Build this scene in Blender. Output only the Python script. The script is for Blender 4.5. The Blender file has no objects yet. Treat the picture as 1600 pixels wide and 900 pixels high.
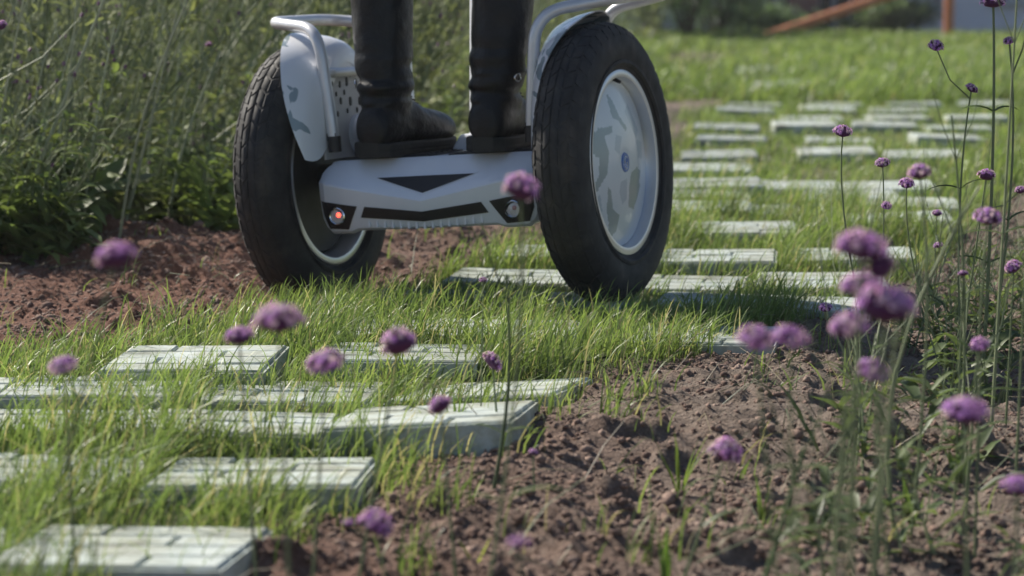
import bpy, bmesh, math, random
import numpy as np
from mathutils import Vector, Matrix

random.seed(7)
rng = np.random.default_rng(11)
scene = bpy.context.scene
COL = scene.collection
R = math.radians

# ------------------------------------------------------------------ camera
CAM_H, FPX = 0.584, 4200.0
PITCH = math.atan(490 / FPX)
cam_d = bpy.data.cameras.new("camera")
cam = bpy.data.objects.new("camera", cam_d)
COL.objects.link(cam)
cam.location = (0, 0, CAM_H)
cam.rotation_euler = (math.pi / 2 - PITCH, 0, 0)
cam_d.sensor_width = 36.0
cam_d.lens = FPX / 1600 * 36.0
cam_d.clip_start, cam_d.clip_end = 0.05, 2000
cam_d.dof.use_dof = True
cam_d.dof.focus_distance = 4.05
cam_d.dof.aperture_fstop = 6.2
scene.camera = cam

# ------------------------------------------------------------------ sky and sun
SUN_TRAVEL = Vector((0.66, -0.60, -0.74)).normalized()
to_sun = -SUN_TRAVEL
elev = math.asin(to_sun.z)
az = math.atan2(to_sun.x, to_sun.y)
world = bpy.data.worlds.new("World")
scene.world = world
world.use_nodes = True
nt = world.node_tree
bg = nt.nodes["Background"]
sky = nt.nodes.new("ShaderNodeTexSky")
sky.sky_type = 'NISHITA'
sky.sun_disc = False
sky.sun_elevation = elev
sky.sun_rotation = az
sky.air_density, sky.dust_density, sky.ozone_density = 1.0, 0.6, 2.0
nt.links.new(sky.outputs[0], bg.inputs[0])
bg.inputs[1].default_value = 0.064
sun_d = bpy.data.lights.new("sun", 'SUN')
sun_d.energy, sun_d.angle, sun_d.color = 4.7, R(0.6), (1.0, 0.93, 0.82)
sun = bpy.data.objects.new("sun", sun_d)
COL.objects.link(sun)
sun.rotation_euler = SUN_TRAVEL.to_track_quat('-Z', 'Y').to_euler()
scene.view_settings.view_transform = 'Standard'
scene.view_settings.look = 'None'
scene.view_settings.exposure = 0.72
scene.view_settings.gamma = 1.0

# ------------------------------------------------------------------ helpers: projection maths used to lay things out on the ground
_fw = Vector((0, math.cos(PITCH), -math.sin(PITCH)))
_up = Vector((0, math.sin(PITCH), math.cos(PITCH)))
def at(px, py, D):
    d = Vector((1, 0, 0)) * ((px - 800) / FPX) + _up * (-(py - 450) / FPX) + _fw
    return Vector((0, 0, CAM_H)) + d * (D / d.y)
def ground_at(px, py, z=0.0):
    d = Vector((1, 0, 0)) * ((px - 800) / FPX) + _up * (-(py - 450) / FPX) + _fw
    return Vector((0, 0, CAM_H)) + d * ((z - CAM_H) / d.z)

# ------------------------------------------------------------------ helpers: materials
def new_mat(name):
    m = bpy.data.materials.new(name)
    m.use_nodes = True
    n = m.node_tree
    return m, n, n.nodes["Principled BSDF"]
def N(n, t, **kw):
    o = n.nodes.new(t)
    for k, v in kw.items():
        setattr(o, k, v)
    return o
def noise_node(n, scale, detail=5.0, rough=0.6, coord='Object', dist=0.0):
    tc = N(n, "ShaderNodeTexCoord")
    t = N(n, "ShaderNodeTexNoise")
    t.inputs["Scale"].default_value = scale
    t.inputs["Detail"].default_value = detail
    t.inputs["Roughness"].default_value = rough
    t.inputs["Distortion"].default_value = dist
    n.links.new(tc.outputs[coord], t.inputs["Vector"])
    return t
def ramp(n, src, stops):
    r = N(n, "ShaderNodeValToRGB")
    els = r.color_ramp.elements
    while len(els) < len(stops):
        els.new(0.5)
    for e, (p, c) in zip(els, stops):
        e.position = p
        e.color = (*c, 1)
    n.links.new(src, r.inputs[0])
    return r
def bump(n, b, src, strength, dist=0.01):
    k = N(n, "ShaderNodeBump")
    k.inputs["Strength"].default_value = strength
    k.inputs["Distance"].default_value = dist
    n.links.new(src, k.inputs["Height"])
    n.links.new(k.outputs[0], b.inputs["Normal"])
    return k
def noise_mat(name, stops, scale, rough=0.5, metallic=0.0, bump_s=0.0, bump_scale=None, bump_d=0.003, coat=0.0, spec=0.5, rough_var=0.0):
    m, n, b = new_mat(name)
    t = noise_node(n, scale)
    r = ramp(n, t.outputs[0], stops)
    n.links.new(r.outputs[0], b.inputs["Base Color"])
    b.inputs["Roughness"].default_value = rough
    b.inputs["Metallic"].default_value = metallic
    b.inputs["Coat Weight"].default_value = coat
    b.inputs["Specular IOR Level"].default_value = spec
    if rough_var:
        t3 = noise_node(n, scale * 2.3)
        mr = N(n, "ShaderNodeMapRange")
        mr.inputs[1].default_value, mr.inputs[2].default_value = 0.3, 0.7
        mr.inputs[3].default_value, mr.inputs[4].default_value = max(0, rough - rough_var), rough + rough_var
        n.links.new(t3.outputs[0], mr.inputs[0])
        n.links.new(mr.outputs[0], b.inputs["Roughness"])
    if bump_s:
        t2 = noise_node(n, bump_scale or scale * 4)
        bump(n, b, t2.outputs[0], bump_s, bump_d)
    return m
def veg_mat(name, translucent=0.45, rough=0.5, spec=0.35):
    m, n, b = new_mat(name)
    a = N(n, "ShaderNodeAttribute")
    a.attribute_name = "col"
    n.links.new(a.outputs["Color"], b.inputs["Base Color"])
    b.inputs["Roughness"].default_value = rough
    b.inputs["Specular IOR Level"].default_value = spec
    tr = N(n, "ShaderNodeBsdfTranslucent")
    mixc = N(n, "ShaderNodeMix", data_type='RGBA', blend_type='MULTIPLY')
    mixc.inputs[0].default_value = 1.0
    mixc.inputs[7].default_value = (1.2, 1.25, 0.75, 1)
    n.links.new(a.outputs["Color"], mixc.inputs[6])
    n.links.new(mixc.outputs[2], tr.inputs["Color"])
    mx = N(n, "ShaderNodeMixShader")
    mx.inputs[0].default_value = translucent
    n.links.new(b.outputs[0], mx.inputs[1])
    n.links.new(tr.outputs[0], mx.inputs[2])
    n.links.new(mx.outputs[0], n.nodes["Material Output"].inputs["Surface"])
    return m

# ------------------------------------------------------------------ helpers: meshes and objects
def tag(o, label=None, cat=None, group=None, kind=None):
    if label: o["label"] = label
    if cat: o["category"] = cat
    if group: o["group"] = group
    if kind: o["kind"] = kind
    return o
def empty(name, loc=(0, 0, 0), mat=None):
    o = bpy.data.objects.new(name, None)
    COL.objects.link(o)
    o.empty_display_size = 0.05
    if mat is not None: o.matrix_world = mat
    else: o.location = loc
    return o
def link_mesh(name, me, parent=None):
    o = bpy.data.objects.new(name, me)
    COL.objects.link(o)
    if parent is not None: o.parent = parent
    return o
class MB:
    """collects faces of one mesh"""
    def __init__(s):
        s.v, s.f, s.mi, s.c = [], [], [], []
        s.cur, s.col = 0, (1, 1, 1)
    def vert(s, p):
        s.v.append((p[0], p[1], p[2])); s.c.append(s.col)
        return len(s.v) - 1
    def face(s, idx):
        s.f.append(tuple(idx)); s.mi.append(s.cur)
    def grid(s, rows, close_u=False, close_v=False):
        ids = [[s.vert(p) for p in r] for r in rows]
        nr, nc = len(ids), len(ids[0])
        for i in range(nr if close_v else nr - 1):
            for j in range(nc if close_u else nc - 1):
                a, b = ids[i], ids[(i + 1) % nr]
                s.face((a[j], a[(j + 1) % nc], b[(j + 1) % nc], b[j]))
        return ids
    def tube(s, pts, rad, n=8, cap=True):
        pts = [Vector(p) for p in pts]
        if not hasattr(rad, '__len__'): rad = [rad] * len(pts)
        rows = []
        nrm = None
        for i, p in enumerate(pts):
            t = (pts[min(i + 1, len(pts) - 1)] - pts[max(i - 1, 0)]).normalized()
            if nrm is None:
                nrm = t.orthogonal().normalized()
            nrm = (nrm - t * nrm.dot(t)).normalized()
            b = t.cross(nrm)
            rows.append([p + (nrm * math.cos(2 * math.pi * k / n) + b * math.sin(2 * math.pi * k / n)) * rad[i] for k in range(n)])
        ids = s.grid(rows, close_u=True)
        if cap and n > 2:
            s.face(list(reversed(ids[0]))); s.face(ids[-1])
    def box(s, lo, hi):
        x0, y0, z0 = lo; x1, y1, z1 = hi
        q = [s.vert(p) for p in ((x0, y0, z0), (x1, y0, z0), (x1, y1, z0), (x0, y1, z0), (x0, y0, z1), (x1, y0, z1), (x1, y1, z1), (x0, y1, z1))]
        for f in ((3, 2, 1, 0), (4, 5, 6, 7), (0, 1, 5, 4), (1, 2, 6, 5), (2, 3, 7, 6), (3, 0, 4, 7)):
            s.face([q[k] for k in f])
    def lathe(s, prof, n=64, axis='x', centre=(0, 0, 0), close=False):
        rows = []
        for k in range(n):
            a = 2 * math.pi * k / n
            ca, sa = math.cos(a), math.sin(a)
            rows.append([(centre[0] + x, centre[1] + r * ca, centre[2] + r * sa) for x, r in prof])
        s.grid(rows, close_u=close, close_v=True)
    def prism(s, poly, extr):
        """poly: 3-D points of one outline, extr: vector"""
        a = [s.vert(p) for p in poly]
        b = [s.vert(Vector(p) + Vector(extr)) for p in poly]
        s.face(list(reversed(a))); s.face(b)
        n = len(a)
        for i in range(n):
            s.face((a[i], a[(i + 1) % n], b[(i + 1) % n], b[i]))
    def leaf(s, p, d, L, w, droop=0.4, fold=0.25, nseg=4, roll=0.0, side=None):
        """lanceolate leaf with a folded midrib"""
        d = Vector(d).normalized()
        sd = side if side is not None else d.cross(Vector((0, 0, 1)))
        if sd.length < 1e-3: sd = Vector((1, 0, 0))
        sd = sd.normalized()
        if roll: sd = (Matrix.Rotation(roll, 3, d) @ sd)
        p = Vector(p)
        prev = None
        for i in range(nseg + 1):
            t = i / nseg
            ww = w * (math.sin(math.pi * (0.12 + 0.88 * t) ** 0.8) * 0.95 + 0.05) if t < 1 else 0.0
            up = sd.cross(d).normalized()
            c = p - up * (fold * ww)
            l, r = p - sd * ww * 0.5, p + sd * ww * 0.5
            cur = (s.vert(l), s.vert(c), s.vert(r))
            if prev:
                s.face((prev[0], prev[1], cur[1], cur[0])); s.face((prev[1], prev[2], cur[2], cur[1]))
            prev = cur
            p = p + d * (L / nseg)
            d = (d + Vector((0, 0, -droop / nseg))).normalized()
    def mesh(s, name, mats=(), smooth=True, angle=35, colours=False):
        me = bpy.data.meshes.new(name)
        me.from_pydata(s.v, [], s.f)
        for m in mats: me.materials.append(m)
        if len(mats) > 1: me.polygons.foreach_set("material_index", s.mi)
        if colours:
            at_ = me.color_attributes.new("col", 'FLOAT_COLOR', 'POINT')
            c = np.ones((len(s.v), 4), dtype=np.float32); c[:, :3] = s.c
            at_.data.foreach_set("color", c.ravel())
        if smooth:
            me.shade_smooth(); me.set_sharp_from_angle(angle=R(angle))
        me.update()
        return me
    def build(s, name, mats, parent=None, smooth=True, angle=35, colours=False, bevel=0.0, fix=False, seg=2):
        if not isinstance(mats, (list, tuple)): mats = [mats]
        me = s.mesh(name, mats, smooth, angle, colours)
        if fix:
            bm = bmesh.new(); bm.from_mesh(me); bmesh.ops.remove_doubles(bm, verts=bm.verts, dist=1e-6)
            bmesh.ops.recalc_face_normals(bm, faces=bm.faces); bm.to_mesh(me); bm.free()
            if smooth: me.shade_smooth(); me.set_sharp_from_angle(angle=R(angle))
        o = link_mesh(name, me, parent)
        if bevel:
            b = o.modifiers.new("edge", 'BEVEL'); b.width = bevel; b.segments = seg; b.limit_method = 'ANGLE'; b.angle_limit = R(40)
        return o
    def arrays(s):
        V = np.array(s.v, dtype=np.float32); C = np.array(s.c, dtype=np.float32)
        Q = np.array([f for f in s.f if len(f) == 4], dtype=np.int64).reshape(-1, 4)
        T = np.array([f for f in s.f if len(f) == 3], dtype=np.int64).reshape(-1, 3)
        return V, Q, T, C
def np_mesh(name, V, Q, T, C, mat, parent=None, smooth=True):
    me = bpy.data.meshes.new(name)
    nq, ntr = len(Q), len(T)
    me.vertices.add(len(V)); me.vertices.foreach_set("co", np.ascontiguousarray(V, dtype=np.float32).ravel())
    me.loops.add(nq * 4 + ntr * 3)
    me.loops.foreach_set("vertex_index", np.concatenate([Q.ravel(), T.ravel()]).astype(np.int32))
    me.polygons.add(nq + ntr)
    st = np.concatenate([np.arange(nq) * 4, nq * 4 + np.arange(ntr) * 3]).astype(np.int32)
    me.polygons.foreach_set("loop_start", st)
    if C is not None:
        a = me.color_attributes.new("col", 'FLOAT_COLOR', 'POINT')
        c = np.ones((len(V), 4), dtype=np.float32); c[:, :3] = C
        a.data.foreach_set("color", c.ravel())
    me.materials.append(mat)
    me.update(calc_edges=True)
    if smooth: me.shade_smooth()
    return link_mesh(name, me, parent)
def replicate(protos, which, pos, rot, scl, lean=None, tint=None):
    """many copies of small plants merged into single arrays (uncountable growth only)"""
    Vs, Qs, Ts, Cs, off = [], [], [], [], 0
    for i in range(len(which)):
        V, Q, T, C = protos[which[i]]
        c, s_ = math.cos(rot[i]), math.sin(rot[i])
        M = np.array([[c, -s_, 0], [s_, c, 0], [0, 0, 1]], dtype=np.float32) * scl[i]
        W = V @ M.T
        if lean is not None:
            W[:, 0] += lean[i][0] * W[:, 2]; W[:, 1] += lean[i][1] * W[:, 2]
        Vs.append(W + np.array(pos[i], dtype=np.float32)); Qs.append(Q + off); Ts.append(T + off)
        Cs.append(C * (tint[i] if tint is not None else 1.0)); off += len(V)
    return np.concatenate(Vs), np.concatenate(Qs), np.concatenate(Ts), np.concatenate(Cs)

# ------------------------------------------------------------------ value noise on numpy arrays (ground relief, growth patches)
def _hash(ix, iy, seed):
    h = (ix.astype(np.int64) * 374761393 + iy.astype(np.int64) * 668265263 + seed * 1442695041) & 0xffffffff
    h = ((h ^ (h >> 13)) * 1274126177) & 0xffffffff
    return ((h ^ (h >> 16)) & 0xffffff) / float(0xffffff)
def vnoise(x, y, sc, seed=0):
    x = np.asarray(x, dtype=np.float64) / sc; y = np.asarray(y, dtype=np.float64) / sc
    ix, iy = np.floor(x), np.floor(y)
    fx, fy = x - ix, y - iy
    fx, fy = fx * fx * (3 - 2 * fx), fy * fy * (3 - 2 * fy)
    ix, iy = ix.astype(np.int64), iy.astype(np.int64)
    a, b = _hash(ix, iy, seed), _hash(ix + 1, iy, seed)
    c, d = _hash(ix, iy + 1, seed), _hash(ix + 1, iy + 1, seed)
    return (a * (1 - fx) + b * fx) * (1 - fy) + (c * (1 - fx) + d * fx) * fy
def fbm(x, y, sc, seed=0, oct=4):
    t, amp, tot = 0, 1.0, 0
    for k in range(oct):
        t = t + amp * vnoise(x, y, sc / 2 ** k, seed + k * 17); tot += amp; amp *= 0.5
    return t / tot
def smooth(a, b, x):
    t = np.clip((x - a) / (b - a), 0, 1)
    return t * t * (3 - 2 * t)

# the path's two edges as x for a given distance y
_YE = np.array([0.5, 2.0, 2.82, 3.22, 3.55, 3.83, 4.3, 4.81, 5.14, 5.7, 6.37, 7.11, 8.5, 10, 12.9, 16, 25, 60])
_XR = np.array([-1.2, -0.60, -0.27, -0.165, 0.017, 0.08, 0.37, 0.555, 0.722, 0.835, 1.016, 1.14, 1.45, 1.81, 2.4, 3.0, 4.6, 11])
_XL = np.array([-2.4, -1.55, -1.15, -0.98, -0.88, -0.78, -0.57, -0.27, -0.11, 0.08, 0.36, 0.42, 0.55, 0.69, 1.12, 1.55, 2.6, 7])
def edge_r(y): return np.interp(y, _YE, _XR)
def edge_l(y): return np.interp(y, _YE, _XL)
def path_mask(x, y, m=0.0, soft=0.08):
    l, r = edge_l(y) - m, edge_r(y) + m
    return smooth(l - soft, l + soft, x) * (1 - smooth(r - soft, r + soft, x))
def height(x, y):
    x = np.asarray(x, dtype=np.float64); y = np.asarray(y, dtype=np.float64)
    pm = path_mask(x, y, 0.06, 0.12)
    near = 1 - smooth(7, 14, y)
    h = (fbm(x, y, 0.45, 1) - 0.5) * 0.035
    rg = np.abs(fbm(x, y, 0.11, 5, 3) - 0.5)
    rough = (fbm(x, y, 0.24, 6, 3) - 0.5) * 0.040 - rg * 0.022 + 0.002 + (vnoise(x, y, 0.019, 9) - 0.5) * 0.0085 + (fbm(x, y, 0.05, 19, 2) - 0.5) * 0.018 + np.maximum(0, fbm(x, y, 0.06, 33, 3) - 0.60) * 0.10
    h = h + rough * (1 - 0.85 * pm) * near
    h = h + 0.045 * np.exp(-(((x - 0.33) / 0.32) ** 2 + ((y - 3.5) / 0.22) ** 2))
    h = h + 0.05 * np.exp(-(((x + 0.95) / 0.5) ** 2 + ((y - 5.6) / 0.5) ** 2))
    h = h - 0.03 * smooth(0.0, 0.5, x - edge_r(y)) * (1 - smooth(5, 7, y))
    # under the two wheels the ground is pressed flat
    for cx, cy, z in ((0.181, 4.713, 0.004), (-0.348, 4.946, -0.038)):
        w = np.exp(-(((x - cx) / 0.17) ** 2 + ((y - cy) / 0.22) ** 2) ** 2)
        h = h * (1 - w) + (z - 0.006) * w
    return h * (1 - smooth(30, 60, y)) 
def hz(x, y): return float(height(np.array([x]), np.array([y]))[0])

# ------------------------------------------------------------------ materials
def soil_material():
    m, n, b = new_mat("soil")
    tc = N(n, "ShaderNodeTexCoord")
    t1 = noise_node(n, 2.2, 6, 0.65); t2 = noise_node(n, 38, 12, 0.9)
    red = ramp(n, t2.outputs[0], [(0.30, (0.085, 0.048, 0.034)), (0.5, (0.215, 0.105, 0.072)), (0.70, (0.38, 0.25, 0.20))])
    brn = ramp(n, t2.outputs[0], [(0.30, (0.095, 0.072, 0.056)), (0.5, (0.225, 0.175, 0.14)), (0.70, (0.44, 0.365, 0.305))])
    sx = N(n, "ShaderNodeSeparateXYZ"); n.links.new(tc.outputs['Object'], sx.inputs[0])
    mr = N(n, "ShaderNodeMapRange"); mr.inputs[1].default_value, mr.inputs[2].default_value = -0.5, 0.35
    ad = N(n, "ShaderNodeMath", operation='MULTIPLY_ADD'); ad.inputs[1].default_value = 0.9; ad.inputs[2].default_value = -0.45
    n.links.new(t1.outputs[0], ad.inputs[0])
    ad2 = N(n, "ShaderNodeMath", operation='ADD'); n.links.new(sx.outputs[0], ad2.inputs[0]); n.links.new(ad.outputs[0], ad2.inputs[1])
    n.links.new(ad2.outputs[0], mr.inputs[0])
    mx = N(n, "ShaderNodeMix", data_type='RGBA')
    n.links.new(mr.outputs[0], mx.inputs[0]); n.links.new(red.outputs[0], mx.inputs[6]); n.links.new(brn.outputs[0], mx.inputs[7])
    a = N(n, "ShaderNodeAttribute"); a.attribute_name = "col"
    sg = N(n, "ShaderNodeSeparateColor"); n.links.new(a.outputs["Color"], sg.inputs[0])
    gr = ramp(n, t2.outputs[0], [(0.3, (0.028, 0.038, 0.014)), (0.7, (0.075, 0.10, 0.034))])
    mx2 = N(n, "ShaderNodeMix", data_type='RGBA')
    n.links.new(sg.outputs[0], mx2.inputs[0]); n.links.new(mx.outputs[2], mx2.inputs[6]); n.links.new(gr.outputs[0], mx2.inputs[7])
    n.links.new(mx2.outputs[2], b.inputs["Base Color"])
    b.inputs["Roughness"].default_value = 0.92; b.inputs["Specular IOR Level"].default_value = 0.25
    t4 = noise_node(n, 110, 5, 0.65)
    bump(n, b, t4.outputs[0], 1.0, 0.02)
    return m
M_SOIL = soil_material()
M_CLOD = noise_mat("soil_clod", [(0.3, (0.10, 0.066, 0.050)), (0.5, (0.20, 0.135, 0.108)), (0.7, (0.36, 0.27, 0.22))], 9, rough=0.95, bump_s=0.8, bump_scale=120, bump_d=0.004, spec=0.2)
M_TILE = None
def tile_material():
    m, n, b = new_mat("weathered_tile")
    t = noise_node(n, 14, 8, 0.7)
    tc = N(n, "ShaderNodeTexCoord")
    oi = N(n, "ShaderNodeObjectInfo")
    r = ramp(n, t.outputs[0], [(0.25, (0.20, 0.225, 0.20)), (0.42, (0.38, 0.43, 0.405)), (0.7, (0.54, 0.585, 0.56))])
    t2 = noise_node(n, 11, 9, 0.75)
    d = ramp(n, t2.outputs[0], [(0.42, (1, 1, 1)), (0.52, (0.80, 0.77, 0.68)), (0.66, (0.38, 0.33, 0.24))])
    mx = N(n, "ShaderNodeMix", data_type='RGBA', blend_type='MULTIPLY'); mx.inputs[0].default_value = 0.9
    n.links.new(r.outputs[0], mx.inputs[6]); n.links.new(d.outputs[0], mx.inputs[7])
    hs = N(n, "ShaderNodeHueSaturation")
    mr = N(n, "ShaderNodeMapRange"); mr.inputs[3].default_value, mr.inputs[4].default_value = 0.82, 1.1
    n.links.new(oi.outputs["Random"], mr.inputs[0]); n.links.new(mr.outputs[0], hs.inputs["Value"])
    n.links.new(mx.outputs[2], hs.inputs["Color"])
    n.links.new(hs.outputs[0], b.inputs["Base Color"])
    b.inputs["Roughness"].default_value = 0.62
    t3 = noise_node(n, 160, 5, 0.7)
    bump(n, b, t3.outputs[0], 0.35, 0.002)
    mu = N(n, "ShaderNodeMath", operation='MULTIPLY'); mu.inputs[1].default_value = 37.0
    n.links.new(oi.outputs["Random"], mu.inputs[0])
    for q in (t, t2):
        va = N(n, "ShaderNodeVectorMath", operation='ADD')
        n.links.new(tc.outputs['Object'], va.inputs[0]); n.links.new(mu.outputs[0], va.inputs[1]); n.links.new(va.outputs[0], q.inputs["Vector"])
    return m
M_TILE = tile_material()
M_GRASS = veg_mat("grass_blade", 0.48, 0.42, 0.45)
M_LEAF = veg_mat("leaf", 0.38, 0.5, 0.4)
M_STEM = veg_mat("stem", 0.1, 0.55, 0.4)
M_PETAL = veg_mat("petal", 0.55, 0.6, 0.2)
M_RUBBER = noise_mat("tyre_rubber", [(0.35, (0.017, 0.016, 0.016)), (0.55, (0.026, 0.025, 0.025)), (0.72, (0.06, 0.050, 0.043))], 16, rough=0.75, bump_s=0.15, bump_scale=200, bump_d=0.001, rough_var=0.12)
def white_paint():
    m, n, b = new_mat("white_paint")
    t = noise_node(n, 7, 6, 0.65)
    r = ramp(n, t.outputs[0], [(0.3, (0.67, 0.69, 0.76)), (0.7, (0.75, 0.77, 0.83))])
    n.links.new(r.outputs[0], b.inputs["Base Color"])
    b.inputs["Roughness"].default_value = 0.32; b.inputs["Coat Weight"].default_value = 0.25
    return m
M_WHITE = white_paint()
def camo_paint():
    m, n, b = new_mat("camouflage_paint")
    t = noise_node(n, 14.0, 2.0, 0.5, dist=0.7)
    t2 = noise_node(n, 12.5, 2.0, 0.5, dist=0.4)
    r = ramp(n, t.outputs[0], [(0.0, (0.75, 0.76, 0.79)), (0.555, (0.75, 0.76, 0.79)), (0.565, (0.27, 0.33, 0.36)), (1.0, (0.27, 0.33, 0.36))])
    r2 = ramp(n, t2.outputs[0], [(0.0, (1, 1, 1)), (0.62, (1, 1, 1)), (0.63, (0.72, 0.78, 0.84)), (1, (0.72, 0.78, 0.84))])
    mx = N(n, "ShaderNodeMix", data_type='RGBA', blend_type='MULTIPLY'); mx.inputs[0].default_value = 1
    n.links.new(r.outputs[0], mx.inputs[6]); n.links.new(r2.outputs[0], mx.inputs[7])
    n.links.new(mx.outputs[2], b.inputs["Base Color"])
    b.inputs["Roughness"].default_value = 0.26; b.inputs["Coat Weight"].default_value = 0.4
    return m
M_CAMO = camo_paint()
M_COVER = noise_mat("cover_pale_paint", [(0.3, (0.60, 0.64, 0.66)), (0.7, (0.70, 0.73, 0.75))], 8, rough=0.28, coat=0.4)
M_PATCH = noise_mat("cover_grey_patch", [(0.3, (0.27, 0.33, 0.33)), (0.7, (0.34, 0.40, 0.40))], 8, rough=0.3, coat=0.4)
M_PATCH2 = noise_mat("cover_light_patch", [(0.3, (0.42, 0.48, 0.53)), (0.7, (0.48, 0.54, 0.58))], 8, rough=0.3, coat=0.4)
M_ALU = noise_mat("brushed_aluminium", [(0.3, (0.66, 0.66, 0.69)), (0.7, (0.75, 0.75, 0.78))], 12, rough=0.32, metallic=0.75, rough_var=0.03)
M_TUBE = noise_mat("satin_tube_paint", [(0.3, (0.60, 0.60, 0.62)), (0.7, (0.70, 0.70, 0.72))], 20, rough=0.35, metallic=0.35, rough_var=0.06)
M_BLACK = noise_mat("black_plastic", [(0.3, (0.010, 0.010, 0.012)), (0.7, (0.018, 0.018, 0.021))], 20, rough=0.5, bump_s=0.1)
M_DARK = noise_mat("dark_metal", [(0.3, (0.03, 0.03, 0.033)), (0.7, (0.06, 0.06, 0.063))], 20, rough=0.5, metallic=0.4)
M_GREYPANEL = noise_mat("grey_panel", [(0.3, (0.40, 0.40, 0.42)), (0.7, (0.48, 0.48, 0.50))], 14, rough=0.42)
M_BLUE = noise_mat("blue_badge", [(0.3, (0.02, 0.10, 0.38)), (0.7, (0.04, 0.16, 0.48))], 60, rough=0.25, coat=0.4)
M_CHROME = noise_mat("chrome", [(0.3, (0.8, 0.8, 0.8)), (0.7, (0.9, 0.9, 0.9))], 20, rough=0.12, metallic=1.0)
M_TROUSER = noise_mat("dark_trouser_cloth", [(0.3, (0.007, 0.008, 0.013)), (0.7, (0.016, 0.017, 0.026))], 6, rough=0.85, bump_s=0.4, bump_scale=26, bump_d=0.006, spec=0.3)
M_LEATHER = noise_mat("black_boot_leather", [(0.3, (0.004, 0.004, 0.005)), (0.7, (0.010, 0.010, 0.011))], 25, rough=0.43, spec=0.32, bump_s=0.7, bump_scale=22, bump_d=0.008, rough_var=0.1)
M_SOLE = noise_mat("rubber_sole", [(0.3, (0.012, 0.012, 0.012)), (0.7, (0.024, 0.023, 0.022))], 40, rough=0.75, bump_s=0.2)
M_SKIN = noise_mat("skin", [(0.3, (0.42, 0.25, 0.17)), (0.7, (0.52, 0.32, 0.23))], 12, rough=0.5)
M_HAIR = noise_mat("black_hair", [(0.3, (0.010, 0.008, 0.007)), (0.7, (0.03, 0.024, 0.02))], 60, rough=0.45, bump_s=0.6)
M_JACKET = noise_mat("dark_jacket_cloth", [(0.3, (0.014, 0.015, 0.02)), (0.7, (0.03, 0.032, 0.04))], 9, rough=0.75, bump_s=0.4, bump_scale=22, bump_d=0.008)
def lens_mat(name, col, emit):
    m, n, b = new_mat(name)
    t = noise_node(n, 90, 2)
    r = ramp(n, t.outputs[0], [(0.3, tuple(c * 0.8 for c in col)), (0.7, col)])
    n.links.new(r.outputs[0], b.inputs["Base Color"])
    b.inputs["Roughness"].default_value = 0.08; b.inputs["Coat Weight"].default_value = 1.0
    if emit:
        b.inputs["Emission Color"].default_value = (1.0, 0.06, 0.03, 1); b.inputs["Emission Strength"].default_value = emit
    return m
M_LENS = lens_mat("red_lamp_lens", (0.62, 0.58, 0.58), 0)
M_LED = lens_mat("red_led", (0.8, 0.05, 0.04), 3.2)
M_LED_DIM = lens_mat("dim_red_led", (0.45, 0.22, 0.22), 0.0)

# ------------------------------------------------------------------ ground
def axis_pts(lo, hi, step, far_lo, far_hi, g=1.14):
    mid = list(np.arange(lo, hi + 1e-6, step))
    out, s, p = [], step, lo
    while p > far_lo:
        s *= g; p -= s; out.append(p)
    out = out[::-1] + mid
    s, p = step, mid[-1]
    while p < far_hi:
        s *= g; p += s; out.append(p)
    return np.array(out)
gx = axis_pts(-1.25, 1.45, 0.0075, -500, 500)
gy = axis_pts(2.35, 5.6, 0.0075, -60, 900, 1.03)
GX, GY = np.meshgrid(gx, gy)
HZ = height(GX, GY)
V = np.stack([GX.ravel(), GY.ravel(), HZ.ravel()], 1)
nx, ny = len(gx), len(gy)
ii = np.arange(nx * ny).reshape(ny, nx)
Q = np.stack([ii[:-1, :-1].ravel(), ii[:-1, 1:].ravel(), ii[1:, 1:].ravel(), ii[1:, :-1].ravel()], 1)
def far_left_soil(x, y):
    """bare strip left of the path, running away from the camera"""
    l = edge_l(y)
    w = np.interp(y, [3, 4.5, 5.5, 6.5, 8, 12, 20], [0.5, 1.2, 1.2, 0.9, 0.6, 0.7, 0.9])
    return smooth(l - w - 0.1, l - w + 0.15, x) * (1 - smooth(l - 0.08, l + 0.04, x)) * (1 - smooth(19, 23, y)) * (1 - smooth(7, 9, y) * smooth(0.40, 0.60, fbm(x, y, 1.1, 91)))
def right_soil(x, y):
    r = edge_r(y)
    off = np.interp(y, [2, 4, 4.5, 5.5, 6.5, 7.5], [0.0, 0.02, 0.03, 0.05, 0.1, 0.2])
    return smooth(r + off - 0.05, r + off + 0.06, x) * (1 - smooth(6.6, 7.6, y + 0.4 * (fbm(x, y, 0.8, 77) - 0.5)))
def grass_density(x, y):
    g = np.ones_like(x)
    g = g * (1 - right_soil(x, y)) 
    left = smooth(0, 0.1, edge_l(y) - x)
    g = g * (1 - far_left_soil(x, y))
    g = g * (1 - left * (1 - smooth(8, 14, y)))
    return g
Cg = grass_density(GX, GY).ravel()
Cg = np.clip(Cg * (0.55 + 0.6 * fbm(GX, GY, 0.2, 41).ravel()), 0, 1)
ground = np_mesh("ground", V, Q, np.zeros((0, 3), dtype=np.int64), np.stack([Cg, Cg, Cg], 1), M_SOIL)
tag(ground, "bare reddish brown soil with grassy patches", None, None, "structure")

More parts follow.
